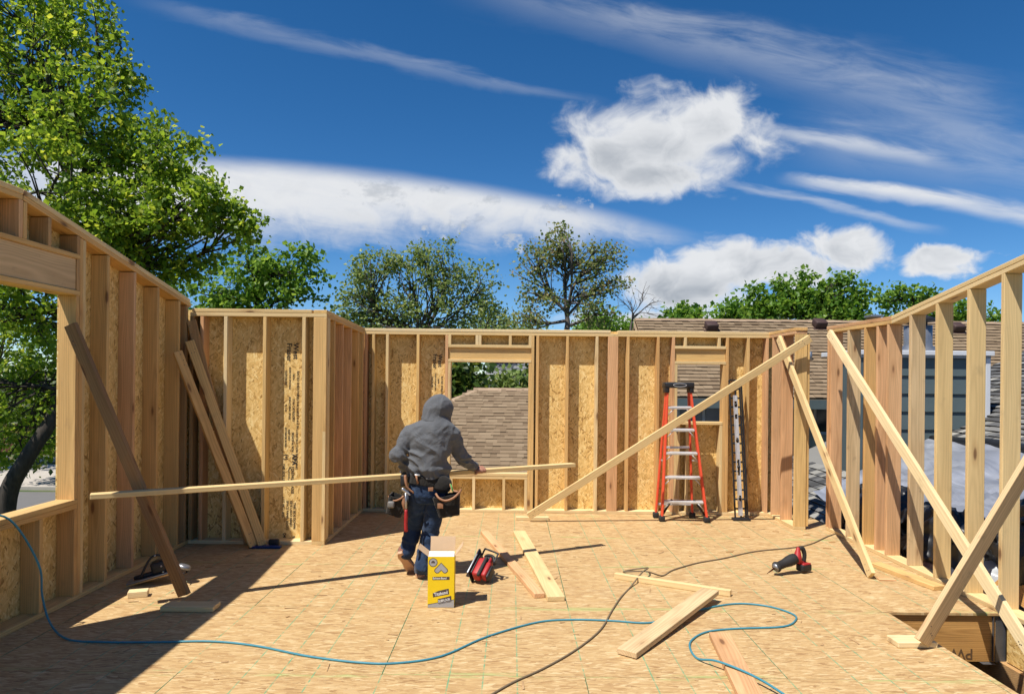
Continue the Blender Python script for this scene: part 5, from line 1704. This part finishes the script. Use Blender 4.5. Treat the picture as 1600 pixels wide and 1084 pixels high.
# ---- slate-sided chimney chase on the lower roof, with a flue
YC = 10.5
c0, c1 = at(1344, 560, YC), at(1541, 560, YC)
ztop = at(1450, 548, YC).z
ch_ = empty('chimney_chase', ((c0.x + c1.x) / 2, YC + 0.5, 0.0), 'slate grey sided chimney chase with white trim on lower roof', 'chimney')
g = Geo(); g.box((c0.x, YC + 0.02, -0.6), (c1.x, YC + 1.1, ztop - 0.1)); g.obj('core', M_SLATE, ch_)
zz = ztop - 0.10
k = 0
while zz > -0.5:
    M = frame(((c0.x + c1.x) / 2, YC - 0.002, zz - 0.14), (1, 0, 0), (0, -1, 0.09))
    me = boxmesh(c1.x - c0.x - 0.01, 0.285, 0.016, 0.002, M_SLATE, 'siding_board')
    link(bpy.data.objects.new('siding_board', me), M, ch_)
    zz -= 0.272
rbox('corner_trim', Vector((c1.x + 0.005, YC - 0.015, (ztop - 0.62) / 2)), (0.07, 0.06, ztop + 0.48), M_WPAINT, ch_, bev=0.004, segs=1)
rbox('corner_trim', Vector((c0.x - 0.005, YC - 0.015, (ztop - 0.62) / 2)), (0.07, 0.06, ztop + 0.48), M_SLATE, ch_, bev=0.004, segs=1)
cp = rbox('cap', Vector(((c0.x + c1.x) / 2, YC + 0.54, ztop - 0.035)), (c1.x - c0.x + 0.14, 1.26, 0.07), M_WPAINT, ch_, bev=0.006, segs=1)
rbox('cap_fascia', Vector(((c0.x + c1.x) / 2, YC - 0.03, ztop - 0.085)), (c1.x - c0.x + 0.08, 0.04, 0.05), M_GALV, cp, bev=0.004, segs=1)
fx = at(1434, 545, YC + 0.5)
fl_ = lathe('flue', (fx.x, YC + 0.5, ztop), (0, 0, 1), [(0, 0.30), (0.02, 0.30), (0.10, 0.205), (0.13, 0.20), (0.42, 0.20), (0.43, 0.0)], M_GALV, ch_, 24)
lathe('flue_cap', (fx.x, YC + 0.5, ztop + 0.42), (0, 0, 1), [(0, 0.13), (0.06, 0.13), (0.06, 0.25), (0.11, 0.25), (0.17, 0.10), (0.175, 0.0)], M_BLACK, fl_, 24)

# ---- lower grey roof beside the deck
Xw = XR2 + 0.22
def zroof(x): return -0.17 + 0.455 * (x - Xw)
lr = empty('lower_roof', (6, 8, zroof(Xw)), 'grey shingled lower roof sloping down to the right wall', 'roof')
O_ = Vector((Xw, 13.0, zroof(Xw))); u_r = Vector((0, -1, 0)); v_r = Vector((1, 0, 0.455)).normalized()
g = Geo(); g.add([(Xw, 3.0, zroof(Xw) - 0.02), (11, 3.0, zroof(11) - 0.02), (11, 13.0, zroof(11) - 0.02), (Xw, 13.0, zroof(Xw) - 0.02)], [(0, 1, 2, 3)])
g.add([(Xw, 3.0, zroof(Xw) - 0.2), (11, 3.0, zroof(11) - 0.2), (11, 13.0, zroof(11) - 0.2), (Xw, 13.0, zroof(Xw) - 0.2)], [(3, 2, 1, 0)])
g.obj('deck', M_SHG, lr)
fr = courses(O_, u_r, v_r, 10.0, 6.9, lambda s, l: not (c0.x - 0.05 < Xw + l * 0.91 < c1.x + 0.02 and 13.0 - s > YC), seed=8, expo=0.145)
shingle_stuff('shingle_courses', fr, M_SHG, lr)
g = Geo(); g.box((FLX1 + 0.05, 3.0, -2.9), (10.8, 13.0, -0.45)); g.obj('wall', M_SLATE, lr)

# ---- silver tarp with black edging on that roof
def tarpz(x, y):
    n = vnoise(np.array([[x * 2.1, y * 1.6, 3.3]]), 91)[0] * 0.05 + vnoise(np.array([[x * 6 + y * 4, y * 2.0 - x, 1.0]]), 92)[0] * 0.025
    return zroof(x) + 0.10 + n
NX, NY = 46, 70
ax = np.linspace(4.5, 6.25, NX); ay = np.linspace(4.2, 10.3, NY)
gx, gy = np.meshgrid(ax, ay, indexing='ij')
P2 = np.stack([gx * 2.1, gy * 1.6, np.full_like(gx, 3.3)], -1).reshape(-1, 3)
P3 = np.stack([gx * 5 + gy * 3.4, gy * 1.2 - gx * 1.5, np.full_like(gx, 1.0)], -1).reshape(-1, 3)
zz_ = -0.17 + 0.455 * (gx.ravel() - Xw) + 0.09 + vnoise(P2, 91) * 0.08 + (1 - np.abs(vnoise(P3, 92)) * 2) * 0.04
V_ = np.stack([gx.ravel(), gy.ravel(), zz_], -1)
idx = np.arange(NX * NY).reshape(NX, NY)
Q = np.stack([idx[:-1, :-1], idx[1:, :-1], idx[1:, 1:], idx[:-1, 1:]], -1).reshape(-1, 4)
ta = meshobj('tarp', V_, Q, M_TARP, smooth=True)
tag(ta, 'crumpled silver tarp spread over the grey lower roof', 'tarp')
edge = [Vector((6.27, y, zroof(6.27) + 0.13 + 0.03 * math.sin(y * 2.3))) for y in np.linspace(4.2, 10.3, 24)]
tube('rolled_edge', edge, 0.06, M_BAG, ta, 8, 2)
# black plastic and rubbish between the tarp and the studs
def heap(c, r, seed, mat, label, cat, name, amp=0.07, group=None):
    c = np.array(c)
    def fn(P):
        return ell(P, c, r) - folds(P, amp, (3.2, 3.2, 3.6), seed) - folds(P, amp * 0.4, (9, 9, 9), seed + 5)
    o = blobobj(name, fn, c - np.array(r) - 0.2, c + np.array(r) + 0.2, 0.03, mat)
    return tag(o, label, cat, group)
GH = 'plastic heaps outside the right wall'
heap((4.42, 8.05, 0.10), (0.35, 0.75, 0.42), 3, M_BAG, 'black plastic heap furthest back, seen between reddish studs', 'plastic heap', 'plastic_heap', group=GH)
heap((4.34, 6.75, 0.12), (0.30, 0.55, 0.40), 13, M_BAG, 'black plastic heap in the middle outside the right wall', 'plastic heap', 'plastic_heap', group=GH)
heap((4.50, 5.75, 0.26), (0.36, 0.42, 0.50), 23, M_BAG, 'tallest black plastic heap, behind the pale studs at right', 'plastic heap', 'plastic_heap', group=GH)
heap((4.28, 6.1, 0.0), (0.22, 0.34, 0.16), 33, plain('clear_sheet_plastic', (0.42, 0.44, 0.46), 0.3, var=0.3, scale=4.0, spec=0.6), 'crumpled translucent sheeting at the foot of the right studs', 'plastic sheet', 'plastic_sheet')
heap((4.08, 6.62, -0.02), (0.10, 0.16, 0.12), 43, M_INSUL, 'brown insulation clump behind the middle pale stud', 'insulation', 'insulation_clump', 0.03, 'insulation clumps')
heap((4.06, 6.02, -0.03), (0.10, 0.17, 0.13), 53, M_INSUL, 'nearer brown insulation clump behind the open right wall', 'insulation', 'insulation_clump', 0.03, 'insulation clumps')
heap((4.08, 5.10, -0.02), (0.08, 0.15, 0.10), 63, plain('pink_insulation', (0.45, 0.16, 0.16), 0.95, var=0.4, scale=30.0), 'pink insulation clump at the far right edge', 'insulation', 'insulation_clump', 0.03, 'insulation clumps')
for c_, d_, n__, l_, lab in (((4.12, 5.55, 0.16), (0.2, 1, 0.1), (-0.8, 0.1, 0.7), 0.55, 'tilted orange plywood offcut behind the nearest brace crossing'), ((4.06, 6.3, 0.05), (0.1, 1, -0.05), (-0.6, 0, 0.8), 0.4, 'small orange plywood offcut behind the middle studs'), ((4.15, 5.02, 0.10), (0.1, 1, 0.15), (-0.9, 0, 0.5), 0.4, 'orange plywood offcut leaning at the far right edge')):
    me = boxmesh(l_, 0.26, 0.014, 0.002, M_LVL, 'plywood_offcut')
    o = link(bpy.data.objects.new('plywood_offcut', me), frame(c_, d_, n__))
    tag(o, lab, 'plywood', 'plywood offcuts outside the right wall')

# ---- grey roof far behind the hip roof
g = Geo()
ya, yb_ = 30.0, 34.5
P0, P1 = at(755, 604, ya), at(905, 604, ya)
Q0, Q1 = at(762, 561, yb_), at(905, 561, yb_)
hC = empty('grey_roofed_house', (P0.x + 2, 33, -2.9), 'distant grey roofed house glimpsed through the larger window', 'house')
g.add([P0, P1, Q1, Q0], [(0, 1, 2, 3)]); g.add([P0 + dn, P1 + dn, Q1 + dn, Q0 + dn], [(3, 2, 1, 0)]); g.quad(P0 + dn, P1 + dn, P1, P0); g.quad(Q0 + dn, P0 + dn, P0, Q0)
g.obj('roof', plain('pale_grey_shingle', (0.30, 0.31, 0.33), 0.9, var=0.2, scale=6.0), hC)
fr = courses(P0 + Vector((0, 0, 0.01)), (P1 - P0), (Q0 - P0), (P1 - P0).length, (Q0 - P0).length, lambda s, l: True, seed=12, expo=0.25, wmin=0.4, wmax=0.9)
shingle_stuff('shingle_courses', fr, islandmat('far_grey_shingle', [(0, (0.22, 0.23, 0.25)), (1, (0.36, 0.37, 0.39))]), hC)
g = Geo(); g.box((P0.x + 0.3, ya + 0.4, -2.9), (P1.x - 0.3, yb_ + 3, P0.z - 0.16)); g.obj('wall', M_SLATE, hC)

# ------------------------------------------------------------------ street seen through the left opening
def sheet(name, pts, z, mat):
    g = Geo(); g.add([(x, y, z) for x, y in pts], [tuple(range(len(pts)))])
    o = g.obj(name, mat); o['kind'] = 'structure'
    return o
sheet('road', [(-60, 22.0), (-14, 22.6), (-14, 27.5), (-60, 26.8)], -2.892, M_ASPH)
sheet('driveway', [(-60, 28.0), (-14, 28.7), (-14, 36.0), (-60, 35.0)], -2.888, M_CONC)
g = Geo(); M = frame((-37, 27.72, -2.83), (46, 0.7, 0), (0, 0, 1)); g.obox(M, 46, 0.25, 0.14); o = g.obj('kerb', M_CONC); o['kind'] = 'structure'
rg = Geo()
rsd = random.Random(4)
def rock(c, r):
    bm = bmesh.new(); bmesh.ops.create_icosphere(bm, subdivisions=1, radius=r)
    for v in bm.verts:
        v.co = Vector((v.co.x * rsd.uniform(0.7, 1.3), v.co.y * rsd.uniform(0.7, 1.2), v.co.z * rsd.uniform(0.5, 0.8))) + Vector(c)
    vs = [tuple(v.co) for v in bm.verts]; fs = [tuple(v.index for v in f.verts) for f in bm.faces]; bm.free()
    return vs, fs
for i in range(7):
    c = (-27.6 + i * 0.62 + rsd.uniform(-.2, .2), 36.6 + rsd.uniform(-.4, .4), -2.75)
    v, f = rock(c, rsd.uniform(0.25, 0.42))
    o = meshobj('boulder', v, f, M_ROCK)
    tag(o, 'pale boulder in the row edging the driveway', 'rock', 'boulders edging the driveway')
fe = empty('board_fence', (-26, 40, -2.9), 'brown board fence beyond the driveway at left', 'fence')
fm = boxmesh(0.15, 0.03, 1.75, 0.004, M_FENCE, 'fence_board')
for i in range(36):
    link(bpy.data.objects.new('fence_board', fm), Matrix.Translation((-31 + i * 0.158, 40, -2.0 + rsd.uniform(-.01, .01))), fe)

# ------------------------------------------------------------------ trees
def leaves(centres, n, spread, size, rs, up=0.35, flat=0.75):
    """leaf quads scattered round cluster centres; returns verts, faces"""
    C = np.repeat(centres, n, axis=0)
    N = len(C)
    off = rs.normal(size=(N, 3)) * spread
    off[:, 2] *= flat
    p = C + off
    d = rs.normal(size=(N, 3)); d[:, 2] -= 0.35
    d /= np.linalg.norm(d, axis=1)[:, None]
    nr = rs.normal(size=(N, 3)) * 0.8 + np.array([0, 0, up + 0.4])
    s = np.cross(d, nr); s /= np.linalg.norm(s, axis=1)[:, None] + 1e-9
    nn = np.cross(s, d)
    L = (size * rs.uniform(0.45, 1.5, N))[:, None]
    a = p; b = p + d * L * 0.5 + s * L * 0.42 + nn * L * 0.10; c = p + d * L; e = p + d * L * 0.5 - s * L * 0.42 + nn * L * 0.10
    V = np.stack([a, b, c, e], 1).reshape(-1, 3)
    F_ = np.arange(4 * N).reshape(N, 4)
    return V, F_
def tree(name, label, base, tr, forks, blobs, ncl, nleaf, cspread, lsize, lmat, bark, seed, group=None, twig=0.02, cat='tree'):
    """base point, trunk radius, trunk path points, blobs (centre, radii): crown volumes"""
    rs = np.random.RandomState(seed)
    base = Vector(base)
    root = empty(name, base, label, cat, group)
    path = catmull([base] + [Vector(f) for f in forks], 6)
    g = Geo()
    n = len(path)
    rad = [tr * (1.0 - 0.68 * i / (n - 1)) * (1.25 if i == 0 else 1) for i in range(n)]
    g.tube(path, rad, 9)
    cents = []
    for (c, r), k in zip(blobs, ncl if hasattr(ncl, '__len__') else [ncl] * len(blobs)):
        c, r = np.array(c), np.array(r)
        # limb from the trunk towards the volume
        i0 = int(np.clip(n * rs.uniform(0.45, 0.95), 0, n - 1))
        d_ = [(Vector(c) - p).length + max(0, p.z - c[2]) * 1.5 for p in path]
        i0 = min(range(n), key=lambda i: d_[i] if path[i].z > base.z + 0.25 * (path[-1].z - base.z) else 1e9)
        i0 = max(int(n * 0.55), i0 - rs.randint(0, 4))
        p0 = path[i0]; pc = Vector(c)
        mid = p0.lerp(pc, 0.5) + Vector(rs.normal(size=3)) * 0.10 * (pc - p0).length + Vector((0, 0, 0.08 * (pc - p0).length))
        limb = catmull([p0, mid, pc], 5)
        r0 = min(rad[i0] * 0.75, 0.035 * (pc - p0).length + 0.03)
        g.tube(limb, [r0 * (1 - 0.75 * i / (len(limb) - 1)) for i in range(len(limb))], 6)
        q = rs.normal(size=(k, 3)); q /= np.linalg.norm(q, axis=1)[:, None]
        q *= (rs.rand(k) ** 0.42 * 1.12)[:, None]
        cc = c + q * r
        for e in cc:
            e = Vector(e)
            j = rs.randint(3, len(limb))
            s0 = limb[j]
            m2 = s0.lerp(e, 0.55) + Vector(rs.normal(size=3)) * 0.09 * (e - s0).length
            tw = max(0.008, twig * (e - s0).length ** 0.7)
            g.tube([s0, m2, e], [tw, tw * 0.7, tw * 0.35], 4)
        cents.append(cc)
    g.obj('trunk', bark, root, smooth=True)
    if nleaf:
        V, F_ = leaves(np.concatenate(cents), nleaf, cspread, lsize, rs)
        o = meshobj('crown', V, F_, lmat, root)
    return root
def B(x, y, Y, rx, ry, rd=None):
    """crown volume given by where it shows in the photo"""
    c = at(x, y, Y); k = Y / FPX
    return ((c.x, c.y, c.z), (rx * k, (rd or (rx + ry) / 2) * k, ry * k))
GT = 'trees around the house'
Y1 = 17.0
k = at(20, 760, Y1)
tree('maple_tree', 'big maple towering over the left wall with dark leaning trunk', (at(5, 900, Y1).x, Y1, -2.9), 0.24,
     [at(12, 775, Y1), at(42, 715, Y1), at(88, 640, Y1 + 0.3), at(120, 540, Y1 + 0.6), at(118, 380, Y1 + 1), at(100, 200, Y1 + 1)],
     [B(40, 90, 18, 95, 90), B(-40, 180, 18, 120, 140), B(110, 190, 17, 85, 80), B(150, 260, 18, 105, 80), B(245, 260, 17.5, 62, 70), B(60, 300, 16.5, 120, 80),
      B(200, 340, 17, 110, 60), B(300, 325, 17, 65, 48), B(365, 348, 17, 40, 32), B(130, 400, 17.5, 140, 60), B(20, 480, 16, 110, 70), B(250, 400, 18, 90, 45),
      B(30, 600, 17.5, 110, 80), B(150, 50, 18, 26, 60), B(10, 20, 18, 50, 40), B(188, 120, 18, 18, 50), B(90, 20, 18, 35, 40), B(60, 690, 19, 80, 40), B(-80, 420, 17, 80, 120), B(120, 560, 18.5, 70, 60)],
     [40, 48, 36, 42, 26, 42, 42, 24, 14, 46, 32, 26, 36, 11, 14, 10, 12, 20, 18, 20], 66, 0.19, 0.128, M_LEAF1, M_BARK, 5, GT)
tree('maple_tree', 'smaller bright green tree showing over the short sheathed wall', (at(395, 800, 24).x, 24, -2.9), 0.2, [at(395, 620, 24), at(400, 500, 24), at(405, 440, 24)],
     [B(400, 420, 24, 50, 38), B(460, 425, 24, 40, 40), B(340, 460, 24, 60, 40), B(430, 470, 24, 70, 32), B(290, 500, 24, 60, 40), B(400, 540, 24, 80, 50)], [22, 20, 20, 24, 14, 16], 44, 0.22, 0.17, M_LEAF2, M_BARK, 9, GT)
YM = 33.0
tree('elm_tree', 'multi stemmed green tree left of centre beyond the far wall', (at(640, 700, YM).x, YM, -2.9), 0.3, [at(642, 600, YM), at(648, 560, YM), at(655, 530, YM)],
     [B(560, 470, YM, 32, 40), B(590, 425, YM, 36, 30), B(640, 440, YM, 28, 50), B(690, 420, YM, 36, 38), B(700, 470, YM, 42, 45), B(750, 455, YM, 28, 40), B(610, 490, YM, 50, 30), B(545, 505, YM, 30, 22), B(770, 500, YM, 30, 30), B(660, 400, YM, 14, 14), B(660, 520, YM, 110, 30)],
     [30, 30, 26, 32, 34, 24, 28, 16, 16, 8, 40], 36, 0.25, 0.15, M_LEAF3, M_BARK2, 21, GT, twig=0.022)
YM = 31.0
tree('ash_tree', 'tall sparse bronze leaved tree at centre with dark branches', (at(885, 700, YM).x, YM, -2.9), 0.24, [at(886, 600, YM), at(883, 540, YM), at(887, 505, YM), at(884, 485, YM)],
     [B(870, 385, YM, 40, 22), B(840, 415, YM, 36, 26), B(900, 410, YM, 45, 26), B(950, 400, YM, 26, 22), B(955, 440, YM, 30, 24), B(905, 460, YM, 50, 28), B(840, 465, YM, 38, 28), B(825, 500, YM, 34, 22), B(930, 490, YM, 36, 22), B(875, 362, YM, 10, 9)],
     [26, 24, 28, 20, 20, 28, 22, 18, 18, 6], 24, 0.20, 0.135, M_LEAF4, M_BARK2, 33, GT, twig=0.028)
YM = 29.0
tree('bare_tree', 'leafless grey tree right of centre above the far wall', (at(985, 700, YM).x, YM, -2.9), 0.10, [at(984, 580, YM), at(985, 520, YM), at(990, 490, YM)],
     [B(965, 465, YM, 16, 22), B(1005, 455, YM, 22, 18), B(1030, 470, YM, 18, 14), B(985, 470, YM, 14, 24), B(1015, 490, YM, 30, 12)], [12, 14, 10, 12, 10], 0, 0.2, 0.1, M_LEAF4, M_BARK2, 41, GT, twig=0.016)
for i, (x, y, rx, ry, Y, sd, lab) in enumerate(((930, 505, 30, 16, 42, 3, 'small dark bush between the sparse tree and bare tree'), (1075, 492, 26, 9, 38, 4, 'small conical bush above the far ridge near centre'), (1148, 490, 22, 12, 36, 5, 'small round bush just left of the green tree on ridge'))):
    tree('bush', lab, (at(x, 700, Y).x, Y, -2.9), 0.12, [at(x, 580, Y), at(x, y + 10, Y)], [B(x, y, Y, rx, ry), B(x, y + 30, Y, rx * 1.5, 25)], [14, 16], 40, 0.35, 0.26, M_LEAF2, M_BARK, 60 + sd, GT, cat='bush')
YM = 24.0
tree('maple_tree', 'dense green tree above the brown ridge right of centre', (at(1265, 700, YM).x, YM, -2.9), 0.22, [at(1265, 600, YM), at(1262, 530, YM), at(1262, 480, YM)],
     [B(1200, 480, YM, 28, 20), B(1255, 470, YM, 28, 16), B(1305, 468, YM, 28, 17), B(1340, 484, YM, 15, 17), B(1250, 495, YM, 70, 24), B(1310, 495, YM, 50, 20), B(1215, 447, YM, 9, 12), B(1262, 440, YM, 8, 11), B(1310, 437, YM, 12, 9), B(1180, 455, YM, 10, 10), B(1345, 455, YM, 8, 10)], [18, 20, 18, 9, 26, 18, 5, 4, 6, 4, 4], 42, 0.19, 0.16, M_LEAF2, M_BARK, 51, GT)
YM = 25.0
tree('maple_tree', 'looser green tree behind the raking top plate at right', (at(1440, 700, YM).x, YM, -2.9), 0.2, [at(1440, 600, YM), at(1438, 520, YM), at(1438, 480, YM)],
     [B(1385, 470, YM, 18, 18), B(1420, 462, YM, 30, 16), B(1455, 480, YM, 25, 24), B(1500, 490, YM, 30, 20), B(1545, 495, YM, 20, 14), B(1430, 495, YM, 60, 18)], [9, 15, 12, 13, 8, 16], 32, 0.19, 0.15, M_LEAF2, M_BARK, 57, GT)
# greenery filling the gaps between the houses, low down
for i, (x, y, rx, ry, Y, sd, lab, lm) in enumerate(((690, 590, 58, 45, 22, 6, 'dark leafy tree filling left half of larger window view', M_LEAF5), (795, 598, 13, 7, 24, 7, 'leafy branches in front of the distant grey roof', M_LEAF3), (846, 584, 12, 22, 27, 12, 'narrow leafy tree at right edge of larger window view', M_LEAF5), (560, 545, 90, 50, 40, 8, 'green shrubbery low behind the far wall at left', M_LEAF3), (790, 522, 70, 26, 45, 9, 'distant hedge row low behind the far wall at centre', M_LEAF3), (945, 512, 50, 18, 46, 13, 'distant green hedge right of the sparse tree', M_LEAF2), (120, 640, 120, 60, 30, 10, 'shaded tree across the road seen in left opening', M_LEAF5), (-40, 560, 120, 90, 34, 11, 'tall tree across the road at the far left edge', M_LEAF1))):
    tree('leafy_tree', lab, (at(x, 700, Y).x, Y, -2.9), 0.15, [at(x, 680, Y), at(x, y + 10, Y)], [B(x - rx * .4, y, Y, rx * .6, ry), B(x + rx * .4, y + 6, Y, rx * .6, ry), B(x, y + 20, Y, rx * .7, ry)], 26 if rx > 20 else 5, 46, 0.35, 0.22, lm, M_BARK, 80 + sd, GT)
